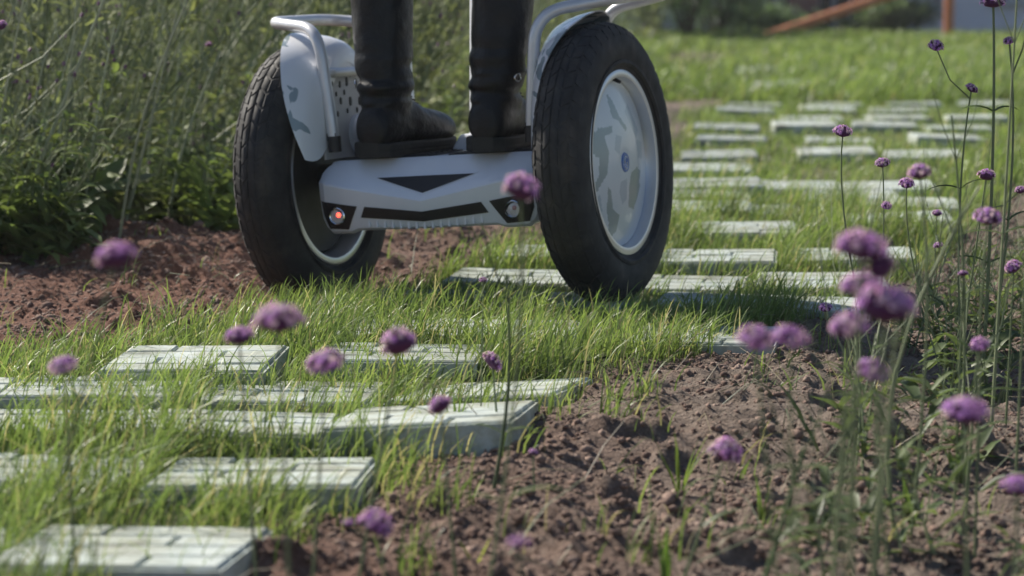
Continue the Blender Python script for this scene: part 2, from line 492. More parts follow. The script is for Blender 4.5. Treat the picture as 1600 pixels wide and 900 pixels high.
# clods of earth: uncountable crumbs lying on the bare soil
def clods(n):
    bm = bmesh.new(); bmesh.ops.create_icosphere(bm, subdivisions=1, radius=1)
    bv = np.array([v.co for v in bm.verts]); bf = np.array([[v.index for v in f.verts] for f in bm.faces]); bm.free()
    x = rng.uniform(-1.3, 1.5, n * 4); y = 2.35 + (rng.random(n * 4) ** 1.2) * 5
    soil = np.maximum(right_soil(x, y), far_left_soil(x, y)); patch = fbm(x, y, 0.22, 23)
    keep = rng.random(n * 4) < soil * np.clip(patch * 2.4 - 0.4, 0.12, 1)
    x, y = x[keep][:n], y[keep][:n]
    k = len(x)
    s = 0.0010 + 0.0052 * rng.random(k) ** 3.5 + 0.004 * (rng.random(k) > 0.985)
    z = height(x, y) + s * 0.15
    j = 1 + 0.8 * (rng.random((k, len(bv), 1)) - 0.5)
    W = bv[None] * j * s[:, None, None] * (0.7 + 0.6 * rng.random((k, 1, 3)))
    W[:, :, 2] *= 0.8
    W += np.stack([x, y, z], 1)[:, None]
    F = bf[None] + (np.arange(k) * len(bv))[:, None, None]
    return np_mesh("soil_clods", W.reshape(-1, 3), np.zeros((0, 4), dtype=np.int64), F.reshape(-1, 3), None, M_CLOD, smooth=False)
tag(clods(85000), "loose brown crumbs and clods of dry earth", "earth", None, "stuff")

# ------------------------------------------------------------------ the tiled path
def tile_mesh(seed):
    r = random.Random(seed)
    mb = MB()
    a, t, lip = 0.12, 0.032, 0.0045
    mb.box((-a, -a, -0.012), (a, a, t))
    n, g = 4, 0.0055
    w = (2 * a - 0.010 - g * (n - 1)) / n
    for k in range(n):
        split = (0.035, -0.045)[k % 2] + r.uniform(-0.004, 0.004)
        for x0, x1 in ((-a + 0.004, split - 0.002), (split + 0.002, a - 0.004)):
            y0 = -a + 0.005 + k * (w + g)
            e = r.uniform(-0.0012, 0.0012)
            lo, hi = (x0, y0, t - 0.002), (x1, y0 + w, t + lip + e)
            b = 0.0022
            q = [mb.vert(p) for p in ((lo[0], lo[1], lo[2]), (hi[0], lo[1], lo[2]), (hi[0], hi[1], lo[2]), (lo[0], hi[1], lo[2]))]
            u = [mb.vert(p) for p in ((lo[0], lo[1], hi[2] - b), (hi[0], lo[1], hi[2] - b), (hi[0], hi[1], hi[2] - b), (lo[0], hi[1], hi[2] - b))]
            c = [mb.vert(p) for p in ((lo[0] + b, lo[1] + b, hi[2]), (hi[0] - b, lo[1] + b, hi[2]), (hi[0] - b, hi[1] - b, hi[2]), (lo[0] + b, hi[1] - b, hi[2]))]
            for i in range(4):
                jn = (i + 1) % 4
                mb.face((q[i], q[jn], u[jn], u[i])); mb.face((u[i], u[jn], c[jn], c[i]))
            mb.face(c)
    return mb.mesh("tile", [M_TILE], smooth=False)
TM = [tile_mesh(k) for k in range(4)]
# (px, py of the top's middle, turn in degrees, tilt x, tilt y, extra z)
near_tiles = [
    (203, 829, -7, -2.5, -1, -0.008), (-175, 832, -4, -3, 1, -0.026), (-300, 840, -4, 0, 1, -0.026),
    (412, 724, -3, -3, -1, -0.018), (55, 727, -4, -3, 1, -0.026), (-230, 730, 0, 0, 0, -0.026),
    (676, 642, -8, -3, -4, -0.006), (372, 650, -2, -3, 1, -0.016), (100, 650, 0, -3, 0, -0.026), (-190, 655, 0, 0, 0, -0.026),
    (768, 596, -14, -3, -5, -0.022), (455, 612, -4, -2, 0, -0.030), (150, 609, 0, -2, 0, -0.030), (-130, 612, 0, 0, 0, -0.026),
    (305, 549, -4, 1.0, -1, 0.004 + -0.006), (630, 561, -4, -2, 0, -0.030),
    (1100, 529, -9, -1, -1, -0.036), (785, 522, -4, -1, 0, -0.033), (650, 519, -5, -1, 0, -0.034),
    (660, 466, -8, -1, 0, -0.034), (880, 472, -10, -1, 0, -0.034), (1130, 471, -10, -1, 0, -0.034), (1250, 469, -12, -1, 0, -0.030),
    (800, 428, -9, 0, 0, -0.024), (1068, 432, -8, 0, 0, -0.024), (1283, 429, -5, 1, -1, -0.018),
    (880, 393, -8, 0, 0, -0.020), (1120, 394, -6, 0, -1, -0.012), (1335, 389, -6, 0, -2, -0.012),
    (950, 354, -6, 0, 0, -0.024), (1160, 354, -4, 1, -1, -0.008), (1402, 343, -4, 1, -3, -0.004),
]
_bt = np.linspace(0, 1, 70); _by = np.arange(1.4, 22, 0.03)
_L, _Rr = edge_l(_by) + 0.05, edge_r(_by) - 0.05
BX = _L[:, None] + (_Rr - _L)[:, None] * _bt[None]; BYY = np.repeat(_by[:, None], 70, 1)
_bi = np.arange(BX.size).reshape(BX.shape)
M_BED = noise_mat("path_bed", [(0.3, (0.045, 0.060, 0.022)), (0.55, (0.095, 0.105, 0.045)), (0.75, (0.17, 0.14, 0.09))], 40, rough=0.95, bump_s=0.8, bump_scale=80, bump_d=0.006, spec=0.2)
path = np_mesh("path", np.stack([BX.ravel(), BYY.ravel(), height(BX, BYY).ravel() + 0.003], 1), np.stack([_bi[:-1, :-1].ravel(), _bi[:-1, 1:].ravel(), _bi[1:, 1:].ravel(), _bi[1:, :-1].ravel()], 1), np.zeros((0, 3), dtype=np.int64), None, M_BED)
tag(path, "turf path laid with rows of grooved pale tiles", None, None, "structure")
tiles = []          # x, y, half, turn
def put_tile(x, y, turn, tx, ty, dz):
    o = link_mesh("tile", TM[len(tiles) % 4], path)
    cover = 0.03
    if dz < -0.0285: dz, cover = -0.0215, 0.42
    o.location = (x, y, hz(x, y) + 0.004 + dz)
    o.rotation_euler = (R(tx), R(ty), R(turn))
    tiles.append((x, y, R(turn), cover))
for px, py, turn, tx, ty, dz in near_tiles:
    p = ground_at(px, py, 0.045 + dz)
    put_tile(p.x, p.y, turn, tx, ty, dz)
for px, py, turn, dz in ((1095, 319, -5, -0.006), (1222, 321, -3, -0.010), (1420, 309, -6, 0.002), (1118, 284, -4, 0.0), (1246, 282, -2, -0.004), (1095, 300, -3, -0.012), (1390, 284, -3, -0.008), (1110, 256, -4, -0.004), (1330, 300, -3, -0.012)):
    p = ground_at(px, py, 0.045 + dz); put_tile(p.x, p.y, turn, 1, random.uniform(-2, 2), dz)
y = 8.5
while y < 19:
    l, r = float(edge_l(y)), float(edge_r(y))
    n = int((r - l) / 0.27)
    for k in range(n):
        if random.random() < 0.24: continue
        x = l + 0.13 + (r - l - 0.26) * (k + 0.0) / max(1, n - 1) + random.uniform(-0.03, 0.03)
        put_tile(x, y + random.uniform(-0.03, 0.03), random.uniform(-7, 2), random.uniform(-0.5, 2), random.uniform(-2, 2), random.uniform(-0.017, -0.003))
    y += random.uniform(0.58, 0.80)
for px, py in ((1184, 112), (1210, 138)):
    p = ground_at(px, py, 0.05); put_tile(p.x, p.y, random.uniform(-20, 10), 7, random.uniform(-4, 4), 0.02)
TL = np.array(tiles)
def on_tile(x, y, margin=0.0):
    return tile_cover(x, y, margin) < 1.0
def tile_cover(x, y, margin=0.0):
    """share of the blades that survive at a place: 1 off the tiles"""
    res = np.ones(len(x))
    for tx, ty, a, cv in TL:
        c, s = math.cos(-a), math.sin(-a)
        dx, dy = x - tx, y - ty
        u, v = c * dx - s * dy, s * dx + c * dy
        res = np.where((np.abs(u) < 0.121 + margin) & (np.abs(v) < 0.121 + margin), np.minimum(res, cv), res)
    return res

# ------------------------------------------------------------------ grass
def blades(x, y, h, w, lean_amp, col, name, wind=(0.25, -0.05)):
    n = len(x)
    a = rng.uniform(0, 2 * np.pi, n)
    la = rng.random(n) ** 1.3 * lean_amp
    dx, dy = np.cos(a) * la + wind[0], np.sin(a) * la + wind[1]
    sa = rng.uniform(0, np.pi, n)
    sx, sy = np.cos(sa) * w * 0.5, np.sin(sa) * w * 0.5
    z0 = height(x, y) - 0.004
    V = np.zeros((n, 9, 3), dtype=np.float32)
    C = np.zeros((n, 9, 3), dtype=np.float32)
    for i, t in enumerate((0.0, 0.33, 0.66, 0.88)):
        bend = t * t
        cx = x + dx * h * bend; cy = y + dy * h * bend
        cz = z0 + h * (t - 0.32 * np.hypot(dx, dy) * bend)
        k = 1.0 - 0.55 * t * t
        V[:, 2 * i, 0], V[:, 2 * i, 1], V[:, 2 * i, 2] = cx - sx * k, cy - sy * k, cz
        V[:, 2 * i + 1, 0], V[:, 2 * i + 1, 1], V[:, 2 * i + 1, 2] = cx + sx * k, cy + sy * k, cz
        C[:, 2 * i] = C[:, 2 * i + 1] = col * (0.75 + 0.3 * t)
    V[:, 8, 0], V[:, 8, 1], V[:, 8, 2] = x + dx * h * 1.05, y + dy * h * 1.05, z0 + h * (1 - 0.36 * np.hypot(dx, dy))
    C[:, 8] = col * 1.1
    b = (np.arange(n) * 9)[:, None]
    Q = np.concatenate([b + np.array([[0, 1, 3, 2]]), b + np.array([[2, 3, 5, 4]]), b + np.array([[4, 5, 7, 6]])])
    T = b + np.array([[6, 7, 8]])
    return np_mesh(name, V.reshape(-1, 3), Q, T, C.reshape(-1, 3), M_GRASS, smooth=False)
def grass_cols(n, x, y, dry=0.08):
    base = np.array([0.195, 0.275, 0.088]); lime = np.array([0.32, 0.385, 0.14]); dark = np.array([0.125, 0.18, 0.062]); straw = np.array([0.45, 0.40, 0.25])
    u = np.clip(fbm(x, y, 0.35, 61) * 1.6 - 0.4 + rng.normal(0, 0.2, n), 0, 1)[:, None]
    c = dark * (1 - u) + base * u
    v = rng.random(n)[:, None]
    c = np.where(v > 0.7, c * 0.4 + lime * 0.6, c)
    return np.where(rng.random(n)[:, None] < dry, straw * rng.uniform(0.6, 1.1, (n, 1)), c)
def scatter(n, y0, y1, lx, rx, dens, power=1.0):
    y = y0 + (y1 - y0) * rng.random(n) ** power
    x = lx(y) + (rx(y) - lx(y)) * rng.random(n)
    k = rng.random(n) < dens(x, y)
    return x[k], y[k]
def near_dens(x, y):
    d = grass_density(x, y) * np.clip(fbm(x, y, 0.12, 3) * 3.2 - 0.95, 0.14, 1.0)
    tc_ = tile_cover(x, y, -0.004)
    t = tc_ < 1
    e = on_tile(x, y, 0.03) & ~t
    return np.where(t, tc_ * np.where(tc_ > 0.1, np.clip(d * 1.6, 0, 1), 1), np.where(e, np.minimum(1, d * 1.7), d))
x, y = scatter(165000, 2.3, 6.6, lambda y: edge_l(y) - 0.12, lambda y: edge_r(y) + 0.12, near_dens)
h = (0.022 + 0.085 * rng.random(len(x)) ** 1.7) * (0.15 + 1.6 * fbm(x, y, 0.16, 15)) * np.where(tile_cover(x, y) < 1, 0.75, 1.0) * np.interp(y, [2.4, 3.4, 4.3, 4.6, 5.0, 5.4, 6.6], [1.15, 1.0, 0.95, 0.78, 0.78, 1.0, 1.05])
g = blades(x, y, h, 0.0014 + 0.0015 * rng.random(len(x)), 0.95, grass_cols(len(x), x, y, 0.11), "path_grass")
tag(g, "fresh green grass growing between the path tiles", "grass", None, "stuff")
x, y = scatter(62000, 6.4, 12, lambda y: np.maximum(edge_l(y) - 0.15, -1.0), lambda y: 0.24 * y + 0.5, lambda x, y: grass_density(x, y) * np.clip(fbm(x, y, 0.3, 3) * 2.2 - 0.45, 0.1, 1.0) * np.where(on_tile(x, y, -0.01), 0.1, 1.0))
h = (0.025 + 0.075 * rng.random(len(x)) ** 1.6) * (0.3 + 1.3 * fbm(x, y, 0.3, 15)) * (1 - 0.30 * path_mask(x, y))
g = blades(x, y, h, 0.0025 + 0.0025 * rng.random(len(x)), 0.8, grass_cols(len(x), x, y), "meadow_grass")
tag(g, "lush grass over the middle stretch of the path", "grass", None, "stuff")
x, y = scatter(130000, 11.8, 24.8, lambda y: -0.12 * y, lambda y: 0.27 * y, lambda x, y: grass_density(x, y) * np.where(on_tile(x, y, 0.0), 0.1, 1.0), 1.15)
h = (0.04 + 0.10 * rng.random(len(x)) ** 1.5) * (0.4 + 1.2 * fbm(x, y, 0.6, 15))
h *= np.where(y > 20, 0.9, 1.0)
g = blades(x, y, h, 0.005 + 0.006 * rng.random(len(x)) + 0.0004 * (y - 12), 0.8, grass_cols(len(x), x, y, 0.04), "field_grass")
tag(g, "bright grass field reaching back to the buildings", "grass", None, "stuff")
# thin scattered tufts over the bare soil
def tufts(n, box, spread, per, hh, name, label, dens=None, width=0.0022):
    cx = rng.uniform(box[0], box[1], n); cy = rng.uniform(box[2], box[3], n)
    if dens is not None:
        k = rng.random(n) < dens(cx, cy); cx, cy = cx[k], cy[k]
    m = rng.integers(per[0], per[1], len(cx))
    x = np.repeat(cx, m); y = np.repeat(cy, m)
    x = x + rng.normal(0, spread, len(x)); y = y + rng.normal(0, spread, len(y))
    k = ~on_tile(x, y, 0.0); x, y = x[k], y[k]
    h = hh[0] + (hh[1] - hh[0]) * rng.random(len(x)) ** 1.3
    o = blades(x, y, h, width * (0.7 + 0.8 * rng.random(len(x))), 0.9, grass_cols(len(x), x, y, 0.15), name)
    tag(o, label, "grass", None, "stuff")
tufts(300, (-0.34, 0.20, 2.45, 3.6), 0.016, (5, 20), (0.025, 0.085), "soil_grass", "thin grass tufts sprouting from the soil beside the tiles", lambda x, y: right_soil(x, y) * (1 - smooth(0.03, 0.36, x - edge_r(y))) * np.clip(fbm(x, y, .15, 8) * 3.0 - 1.0, 0, 1))
tufts(230, (0.0, 1.3, 2.5, 5.8), 0.018, (4, 16), (0.02, 0.08), "sparse_grass", "sparse single grass tufts on the brown soil", lambda x, y: right_soil(x, y) * 0.5)
tufts(120, (-1.3, 0.3, 4.3, 6.6), 0.03, (3, 14), (0.02, 0.08), "left_soil_grass", "sparse grass on the reddish soil behind the left wheel", lambda x, y: far_left_soil(x, y) * 0.5)

# ------------------------------------------------------------------ tall weeds
STEM_C, STEM_C2 = (0.24, 0.28, 0.15), (0.15, 0.19, 0.095)
def weed_proto(seed, h=0.8, leaves=34, base_bush=10, leaf_l=0.065, leaf_w=0.012, forks=3, nstem=2, thick=0.0024, green=(0.165, 0.195, 0.12), buds=True):
    r = random.Random(seed)
    st, lf = MB(), MB()
    def gcol(v=0.35):
        k = r.uniform(1 - v, 1 + v)
        y_ = r.random()
        return tuple(c * k * (1 + 0.35 * y_ * f) for c, f in zip(green, (1, 0.7, 0.1)))
    for s in range(nstem):
        a = r.uniform(0, 6.28); lean = r.uniform(0.04, 0.30); hh = h * r.uniform(0.7, 1.08)
        bx, by = r.uniform(-0.02, 0.02), r.uniform(-0.02, 0.02)
        def pt(t):
            return Vector((bx + math.cos(a) * lean * hh * t ** 1.4, by + math.sin(a) * lean * hh * t ** 1.4, hh * t))
        k_ = r.uniform(0.8, 1.2)
        st.col = tuple(c * k_ for c in (STEM_C if r.random() < 0.6 else STEM_C2))
        st.tube([pt(t) for t in (0, 0.25, 0.5, 0.75, 1.0)], [thick, thick * 0.9, thick * 0.75, thick * 0.55, thick * 0.35], n=4, cap=False)
        for _ in range(forks):
            t0 = r.uniform(0.45, 0.95); p = pt(t0); aa = r.uniform(0, 6.28); L = r.uniform(0.07, 0.2)
            q = p + Vector((math.cos(aa) * L * 0.5, math.sin(aa) * L * 0.5, L))
            st.tube([p, p * 0.5 + q * 0.5 + Vector((math.cos(aa), math.sin(aa), -0.3)) * L * 0.08, q], [thick * 0.5, thick * 0.4, thick * 0.3], n=3, cap=False)
            if buds and r.random() < 0.5:
                st.col = (0.14, 0.07, 0.13)
                st.tube([q, q + Vector((0, 0, 0.008))], [0.004, 0.003], n=5); st.col = STEM_C2
        for i in range(leaves // nstem):
            t0 = r.uniform(0.05, 0.95) ** 1.2; p = pt(t0); aa = r.uniform(0, 6.28)
            lf.col = gcol()
            L = leaf_l * r.uniform(0.5, 1.3) * (1.15 - 0.6 * t0)
            lf.leaf(p, (math.cos(aa), math.sin(aa), r.uniform(0.1, 1.0)), L, leaf_w * r.uniform(0.7, 1.4) * (1.1 - 0.5 * t0), droop=r.uniform(0.2, 1.6), nseg=3)
    for i in range(base_bush):
        aa = r.uniform(0, 6.28); lf.col = gcol()
        p = Vector((r.uniform(-0.05, 0.05), r.uniform(-0.05, 0.05), r.uniform(0.0, 0.10)))
        lf.leaf(p, (math.cos(aa), math.sin(aa), r.uniform(0.2, 1.3)), leaf_l * r.uniform(0.7, 1.5), leaf_w * r.uniform(1.0, 2.2), droop=r.uniform(0.6, 1.8), nseg=3)
    return st, lf
def merge(st, lf):
    a, b = st.arrays(), lf.arrays()
    n = len(a[0])
    return (np.concatenate([a[0], b[0]]), np.concatenate([a[1], b[1] + n]), np.concatenate([a[2], b[2] + n]), np.concatenate([a[3], b[3]]))
def copy_tree(o, parent=None):
    c = o.copy(); COL.objects.link(c)
    if parent is not None: c.parent = parent
    for ch in o.children: copy_tree(ch, c)
    return c
def place_plants(name, protos, spots, label_fn, cat, group):
    """individual plants: stem and foliage parts share their meshes"""
    firsts = []
    for k, (st, lf) in enumerate(protos):
        sm = st.mesh("stem", [M_STEM], colours=True); lm = lf.mesh("foliage", [M_LEAF], colours=True, smooth=True, angle=80)
        firsts.append((sm, lm))
    for i, (x, y, rot, sc, lean) in enumerate(spots):
        k = i % len(protos)
        e = empty(name, (x, y, hz(x, y) - 0.006))
        e.rotation_euler = (lean[1], lean[0], rot)
        e.rotation_mode = 'XYZ'
        e.matrix_world = Matrix.Translation(e.location) @ Matrix.Rotation(lean[0], 4, 'Y') @ Matrix.Rotation(lean[1], 4, 'X') @ Matrix.Rotation(rot, 4, 'Z') @ Matrix.Scale(sc, 4)
        link_mesh("stem", firsts[k][0], e); link_mesh("foliage", firsts[k][1], e)
        tag(e, label_fn(i, x, y), cat, group)
def where_left(x, y):
    px = 800 + FPX * x / y
    a = "at the far left" if px < 110 else "mid left field" if px < 250 else "left of the left wheel" if px < 385 else "behind the left wheel" if px < 600 else "behind the scooter"
    b = "front row by red soil" if x > float(field_edge(y)) - 0.22 else "second row" if y < 6.6 else "deep in the field"
    return a + ", " + b
def where_right(x, y):
    px = 800 + FPX * x / y; py = CAM_H * FPX / y - 40
    a = "by the clustered verbenas" if px < 1380 else "around the tall straight stems" if px < 1530 else "at the right edge"
    b = "low in the foreground" if py > 740 else "halfway down the soil bank" if py > 580 else "beside the shaded path edge" if py > 470 else "high on the bank"
    return a + ", " + b
def field_edge(y):
    w = np.interp(y, [5.0, 5.6, 6.0, 6.5, 7.2, 8, 12, 20], [1.15, 1.10, 0.95, 0.95, 0.78, 0.7, 0.8, 1.0])
    return edge_l(y) - w
tall = [weed_proto(100 + k, h=random.uniform(0.6, 0.95), leaves=26, base_bush=12, leaf_l=0.10, leaf_w=0.016, thick=0.0032) for k in range(9)]
low = [weed_proto(130 + k, h=random.uniform(0.18, 0.40), leaves=26, base_bush=30, leaf_l=0.075, leaf_w=0.020, forks=1, nstem=3, green=(0.15, 0.205, 0.085)) for k in range(6)]
rr = random.Random(3)
spots = []
while len(spots) < 165:
    y = 5.35 + 2.6 * rr.random(); x = rr.uniform(-0.21 * y - 0.15, float(field_edge(y)) + 0.16)
    if len(spots) >= 82: y = 5.25 + 1.7 * rr.random() ** 1.5; x = float(field_edge(y)) + 0.30 - abs(rr.gauss(0, 0.5))
    if x < -0.21 * y - 0.2: continue
    if x > float(field_edge(y)) + (rr.uniform(-0.30, 0.16) if len(spots) < 82 else 0.5): continue
    spots.append((x, y, rr.uniform(0, 6.28), rr.uniform(0.75, 1.15), (R(rr.gauss(14, 14)), R(rr.gauss(0, 8)))))
place_plants("tall_weed", tall, spots[:82], lambda i, x, y: "tall thin stemmed green weed " + where_left(x, y), "weed", "tall weeds along the front of the left field")
place_plants("leafy_weed", low, spots[82:], lambda i, x, y: "low leafy green weed " + where_left(x, y), "weed", "low weeds along the front of the left field")
# the field behind reads as one mass
prot = [merge(*p) for p in tall + low]
n = 0
pos, rot, scl, ln, wh, tint = [], [], [], [], [], []
while n < 800:
    y = 7.2 + 17 * rr.random() ** 1.35; lim = float(field_edge(y))
    x = rr.uniform(-0.22 * y - 0.3, lim)
    pos.append((x, y, hz(x, y) - 0.01)); rot.append(rr.uniform(0, 6.28)); scl.append(rr.uniform(0.8, 1.25) * (1 + 0.015 * (y - 7)))
    ln.append((math.tan(R(rr.gauss(12, 15))), math.tan(R(rr.gauss(0, 10))))); wh.append(rr.randrange(len(prot)) if rr.random() < 0.5 else rr.randrange(9)); tint.append(rr.uniform(0.6, 1.5)); n += 1
V, Q, T, C = replicate(prot, wh, pos, rot, scl, ln, tint)
tag(np_mesh("weed_field", V, Q, T, C, M_LEAF), "dense field of tall green weeds stretching back on the left", "weeds", None, "stuff")

# weeds on the right bank
bank = [weed_proto(200 + k, h=random.uniform(0.12, 0.28), leaves=18, base_bush=9, leaf_l=0.055, leaf_w=0.010, forks=2, nstem=3, thick=0.0015, green=(0.095, 0.135, 0.065), buds=False) for k in range(6)]
spots = []
while len(spots) < 46:
    y = 2.5 + 3.4 * rr.random()
    x0 = np.interp(y, [2.5, 3.0, 3.6, 4.4, 5.2, 6.0], [0.28, 0.40, 0.50, 0.66, 0.98, 1.25])
    x = x0 + abs(rr.gauss(0, 0.30)) - 0.02
    if x > 0.21 * y + 0.15: continue
    spots.append((x, y, rr.uniform(0, 6.28), rr.uniform(0.6, 1.1), (R(rr.gauss(4, 10)), R(rr.gauss(0, 10)))))
place_plants("bank_weed", bank, spots, lambda i, x, y: "small narrow leaved weed " + where_right(x, y), "weed", "small weeds on the right soil bank")
# dry straws lying and leaning over the right soil and in front of the left field
mb = MB()
for i in range(620):
    if i < 420:
        y = 2.5 + 3.6 * rr.random(); x = float(np.interp(y, [2.5, 3.5, 4.5, 6.0], [0.25, 0.4, 0.6, 1.15])) + rr.gauss(0.12, 0.34)
    else:
        y = 4.2 + 2.4 * rr.random(); x = float(edge_l(y)) - rr.uniform(0.1, 1.3)
    a = rr.uniform(0, 6.28); e = rr.uniform(0.02, 0.8) ** 1.5; L = rr.uniform(0.03, 0.15)
    p = Vector((x, y, hz(x, y) + 0.003)); d = Vector((math.cos(a) * math.cos(e), math.sin(a) * math.cos(e), math.sin(e)))
    k = rr.uniform(0.5, 1.1); mb.col = (0.30 * k, 0.25 * k, 0.16 * k) if rr.random() < 0.7 else (0.12 * k, 0.16 * k, 0.07 * k)
    mb.tube([p, p + d * L * 0.5 + Vector((0, 0, 0.012)), p + d * L + Vector((0, 0, rr.uniform(-0.02, 0.01)))], [0.0008, 0.0006, 0.0004], n=3, cap=False)
tag(mb.build("dry_straw", M_STEM, colours=True), "dry pale straws strewn over the soil", "straw", None, "stuff")

# ------------------------------------------------------------------ purple verbenas
def head_mesh(seed, full=1.0, n=74):
    r = random.Random(seed)
    mb = MB()
    mb.col = (0.17, 0.075, 0.19)
    rows = []
    for i in range(6):                                     # calyx dome under the florets
        t = i / 5; ph = t * math.pi * 0.62
        rr_ = 0.74 * math.sin(ph) if i else 0.02
        rows.append([(rr_ * math.cos(2 * math.pi * k / 12), rr_ * math.sin(2 * math.pi * k / 12), 0.50 * math.cos(ph) - 0.08) for k in range(12)])
    rows.append([(0.10 * math.cos(2 * math.pi * k / 12), 0.10 * math.sin(2 * math.pi * k / 12), -0.46) for k in range(12)])
    mb.grid(rows, close_u=True)
    for i in range(n):
        u = (i + r.random()) / n
        ph = math.acos(1 - u * (1.0 + 0.30 * full)); th = i * 2.39996 + r.uniform(-0.3, 0.3)
        d = Vector((math.sin(ph) * math.cos(th), math.sin(ph) * math.sin(th), math.cos(ph)))
        rad = r.uniform(0.84, 1.06)
        p = Vector((d.x * rad, d.y * rad, d.z * rad * 0.78))
        nrm = (d + Vector((r.uniform(-.4, .4), r.uniform(-.4, .4), r.uniform(-.1, .5)))).normalized()
        t1 = nrm.orthogonal().normalized(); t2 = nrm.cross(t1)
        k = r.uniform(0.85, 1.15)
        c = (0.66 * k, 0.33 * k, 0.92 * k) if r.random() < 0.6 else (0.84 * k, 0.62 * k, 0.92 * k)
        mb.col = (0.13, 0.05, 0.14)
        q = Vector((d.x * 0.55, d.y * 0.55, d.z * 0.32))
        mb.tube([q, p], [0.045, 0.05], n=3, cap=False)
        mb.col = c
        L = r.uniform(0.15, 0.21); a0 = r.uniform(0, 6.28)
        ctr = mb.vert(p)
        for m in range(5):
            a = a0 + m * 1.2566
            e = t1 * math.cos(a) + t2 * math.sin(a)
            l_ = t1 * math.cos(a - 0.42) + t2 * math.sin(a - 0.42); r_ = t1 * math.cos(a + 0.42) + t2 * math.sin(a + 0.42)
            lift = nrm * r.uniform(-0.01, 0.05)
            mb.face((ctr, mb.vert(p + l_ * L * 0.72 + lift), mb.vert(p + e * L * 1.02 + lift * 0.5), mb.vert(p + r_ * L * 0.72 + lift)))
    return mb.mesh("flower_head", [M_PETAL], smooth=False, colours=True)
HEADS = [head_mesh(300 + k, full=(0.35, 0.8, 0.0)[k % 3]) for k in range(6)]
BUDS = [head_mesh(320 + k, full=0.5, n=26) for k in range(2)]
def add_head(parent, p, width, tilt=(0, 0), k=0, bud=False):
    o = link_mesh("flower_head", (BUDS if bud else HEADS)[k % (2 if bud else 6)], parent)
    o.location = p
    o.rotation_euler = (tilt[0], tilt[1], k * 1.7)
    o.scale = (width / 2.0, width / 2.0, width / 2.0 * (0.85 + 0.3 * ((k * 7) % 5) / 4))
    return o
def verbena(label, D, heads, foot, stem_r=0.0015, leaves=(), curve=0.0, group="purple verbenas in the foreground", side=()):
    """heads: (px, py, width in px, tilt x, tilt y); foot: px of the stem at the picture's lower edge"""
    k = int(heads[0][0]) % 97
    top = at(heads[0][0], heads[0][1], D)
    low_ = at(foot, 900, D)
    t = (top.z + 0.02) / max(0.03, top.z - low_.z)
    bx = top.x + (low_.x - top.x) * t
    base = Vector((bx, D, hz(bx, D) - 0.01))
    e = empty("verbena_plant", base)
    pt = [base - base, (top - base) * 0.35 + Vector((curve * 0.6, 0, 0)), (top - base) * 0.7 + Vector((curve, 0, 0)), top - base]
    def bez(s):
        a = pt; q = 1 - s
        c1 = pt[1]; c2 = pt[2]
        return a[0] * q ** 3 + c1 * 3 * q * q * s + c2 * 3 * q * s * s + a[3] * s ** 3
    st = MB(); st.col = STEM_C2
    P = [bez(i / 12) for i in range(13)]
    st.tube(P, [stem_r * (1.25 - 0.55 * i / 12) for i in range(13)], n=6)
    if D < 2.75: heads = [(h[0], h[1], h[2] * 1.16) + tuple(h[3:]) for h in heads]
    hs = heads[0]
    add_head(e, top - base, hs[2] * D / FPX, (hs[3] if len(hs) > 3 else 0, hs[4] if len(hs) > 4 else 0), k)
    for j, h in enumerate(heads[1:]):
        q = at(h[0], h[1], D + random.uniform(-0.04, 0.04)) - base
        s0 = 0.78 if len(h) < 6 else h[5]
        p0 = bez(s0)
        st.tube([p0, p0 * 0.55 + q * 0.45 + Vector(((q.x - p0.x) * 0.12, 0, -abs(q.x - p0.x) * 0.12)), q], [stem_r * 0.75, stem_r * 0.65, stem_r * 0.6], n=5)
        add_head(e, q, h[2] * D / FPX, (h[3] if len(h) > 3 else 0, h[4] if len(h) > 4 else 0), k + j + 1, bud=h[2] * D / FPX < 0.010)
    st.build("stem", M_STEM, e, colours=True)
    rl = random.Random(k)
    for s, n_ in leaves:
        for m in range(n_):
            lf = MB(); kk = rl.uniform(0.8, 1.2); lf.col = (0.075 * kk, 0.12 * kk, 0.045 * kk)
            a = rl.uniform(-0.6, 0.6) + m * math.pi
            lf.leaf(bez(s), (math.cos(a), math.sin(a) * 0.5, rl.uniform(0.3, 0.9)), rl.uniform(0.035, 0.07), rl.uniform(0.005, 0.009), droop=rl.uniform(0.5, 1.6), nseg=5)
            lf.build("leaf", M_LEAF, e, colours=True, angle=80)
    tag(e, label, "flower", group)
    return e
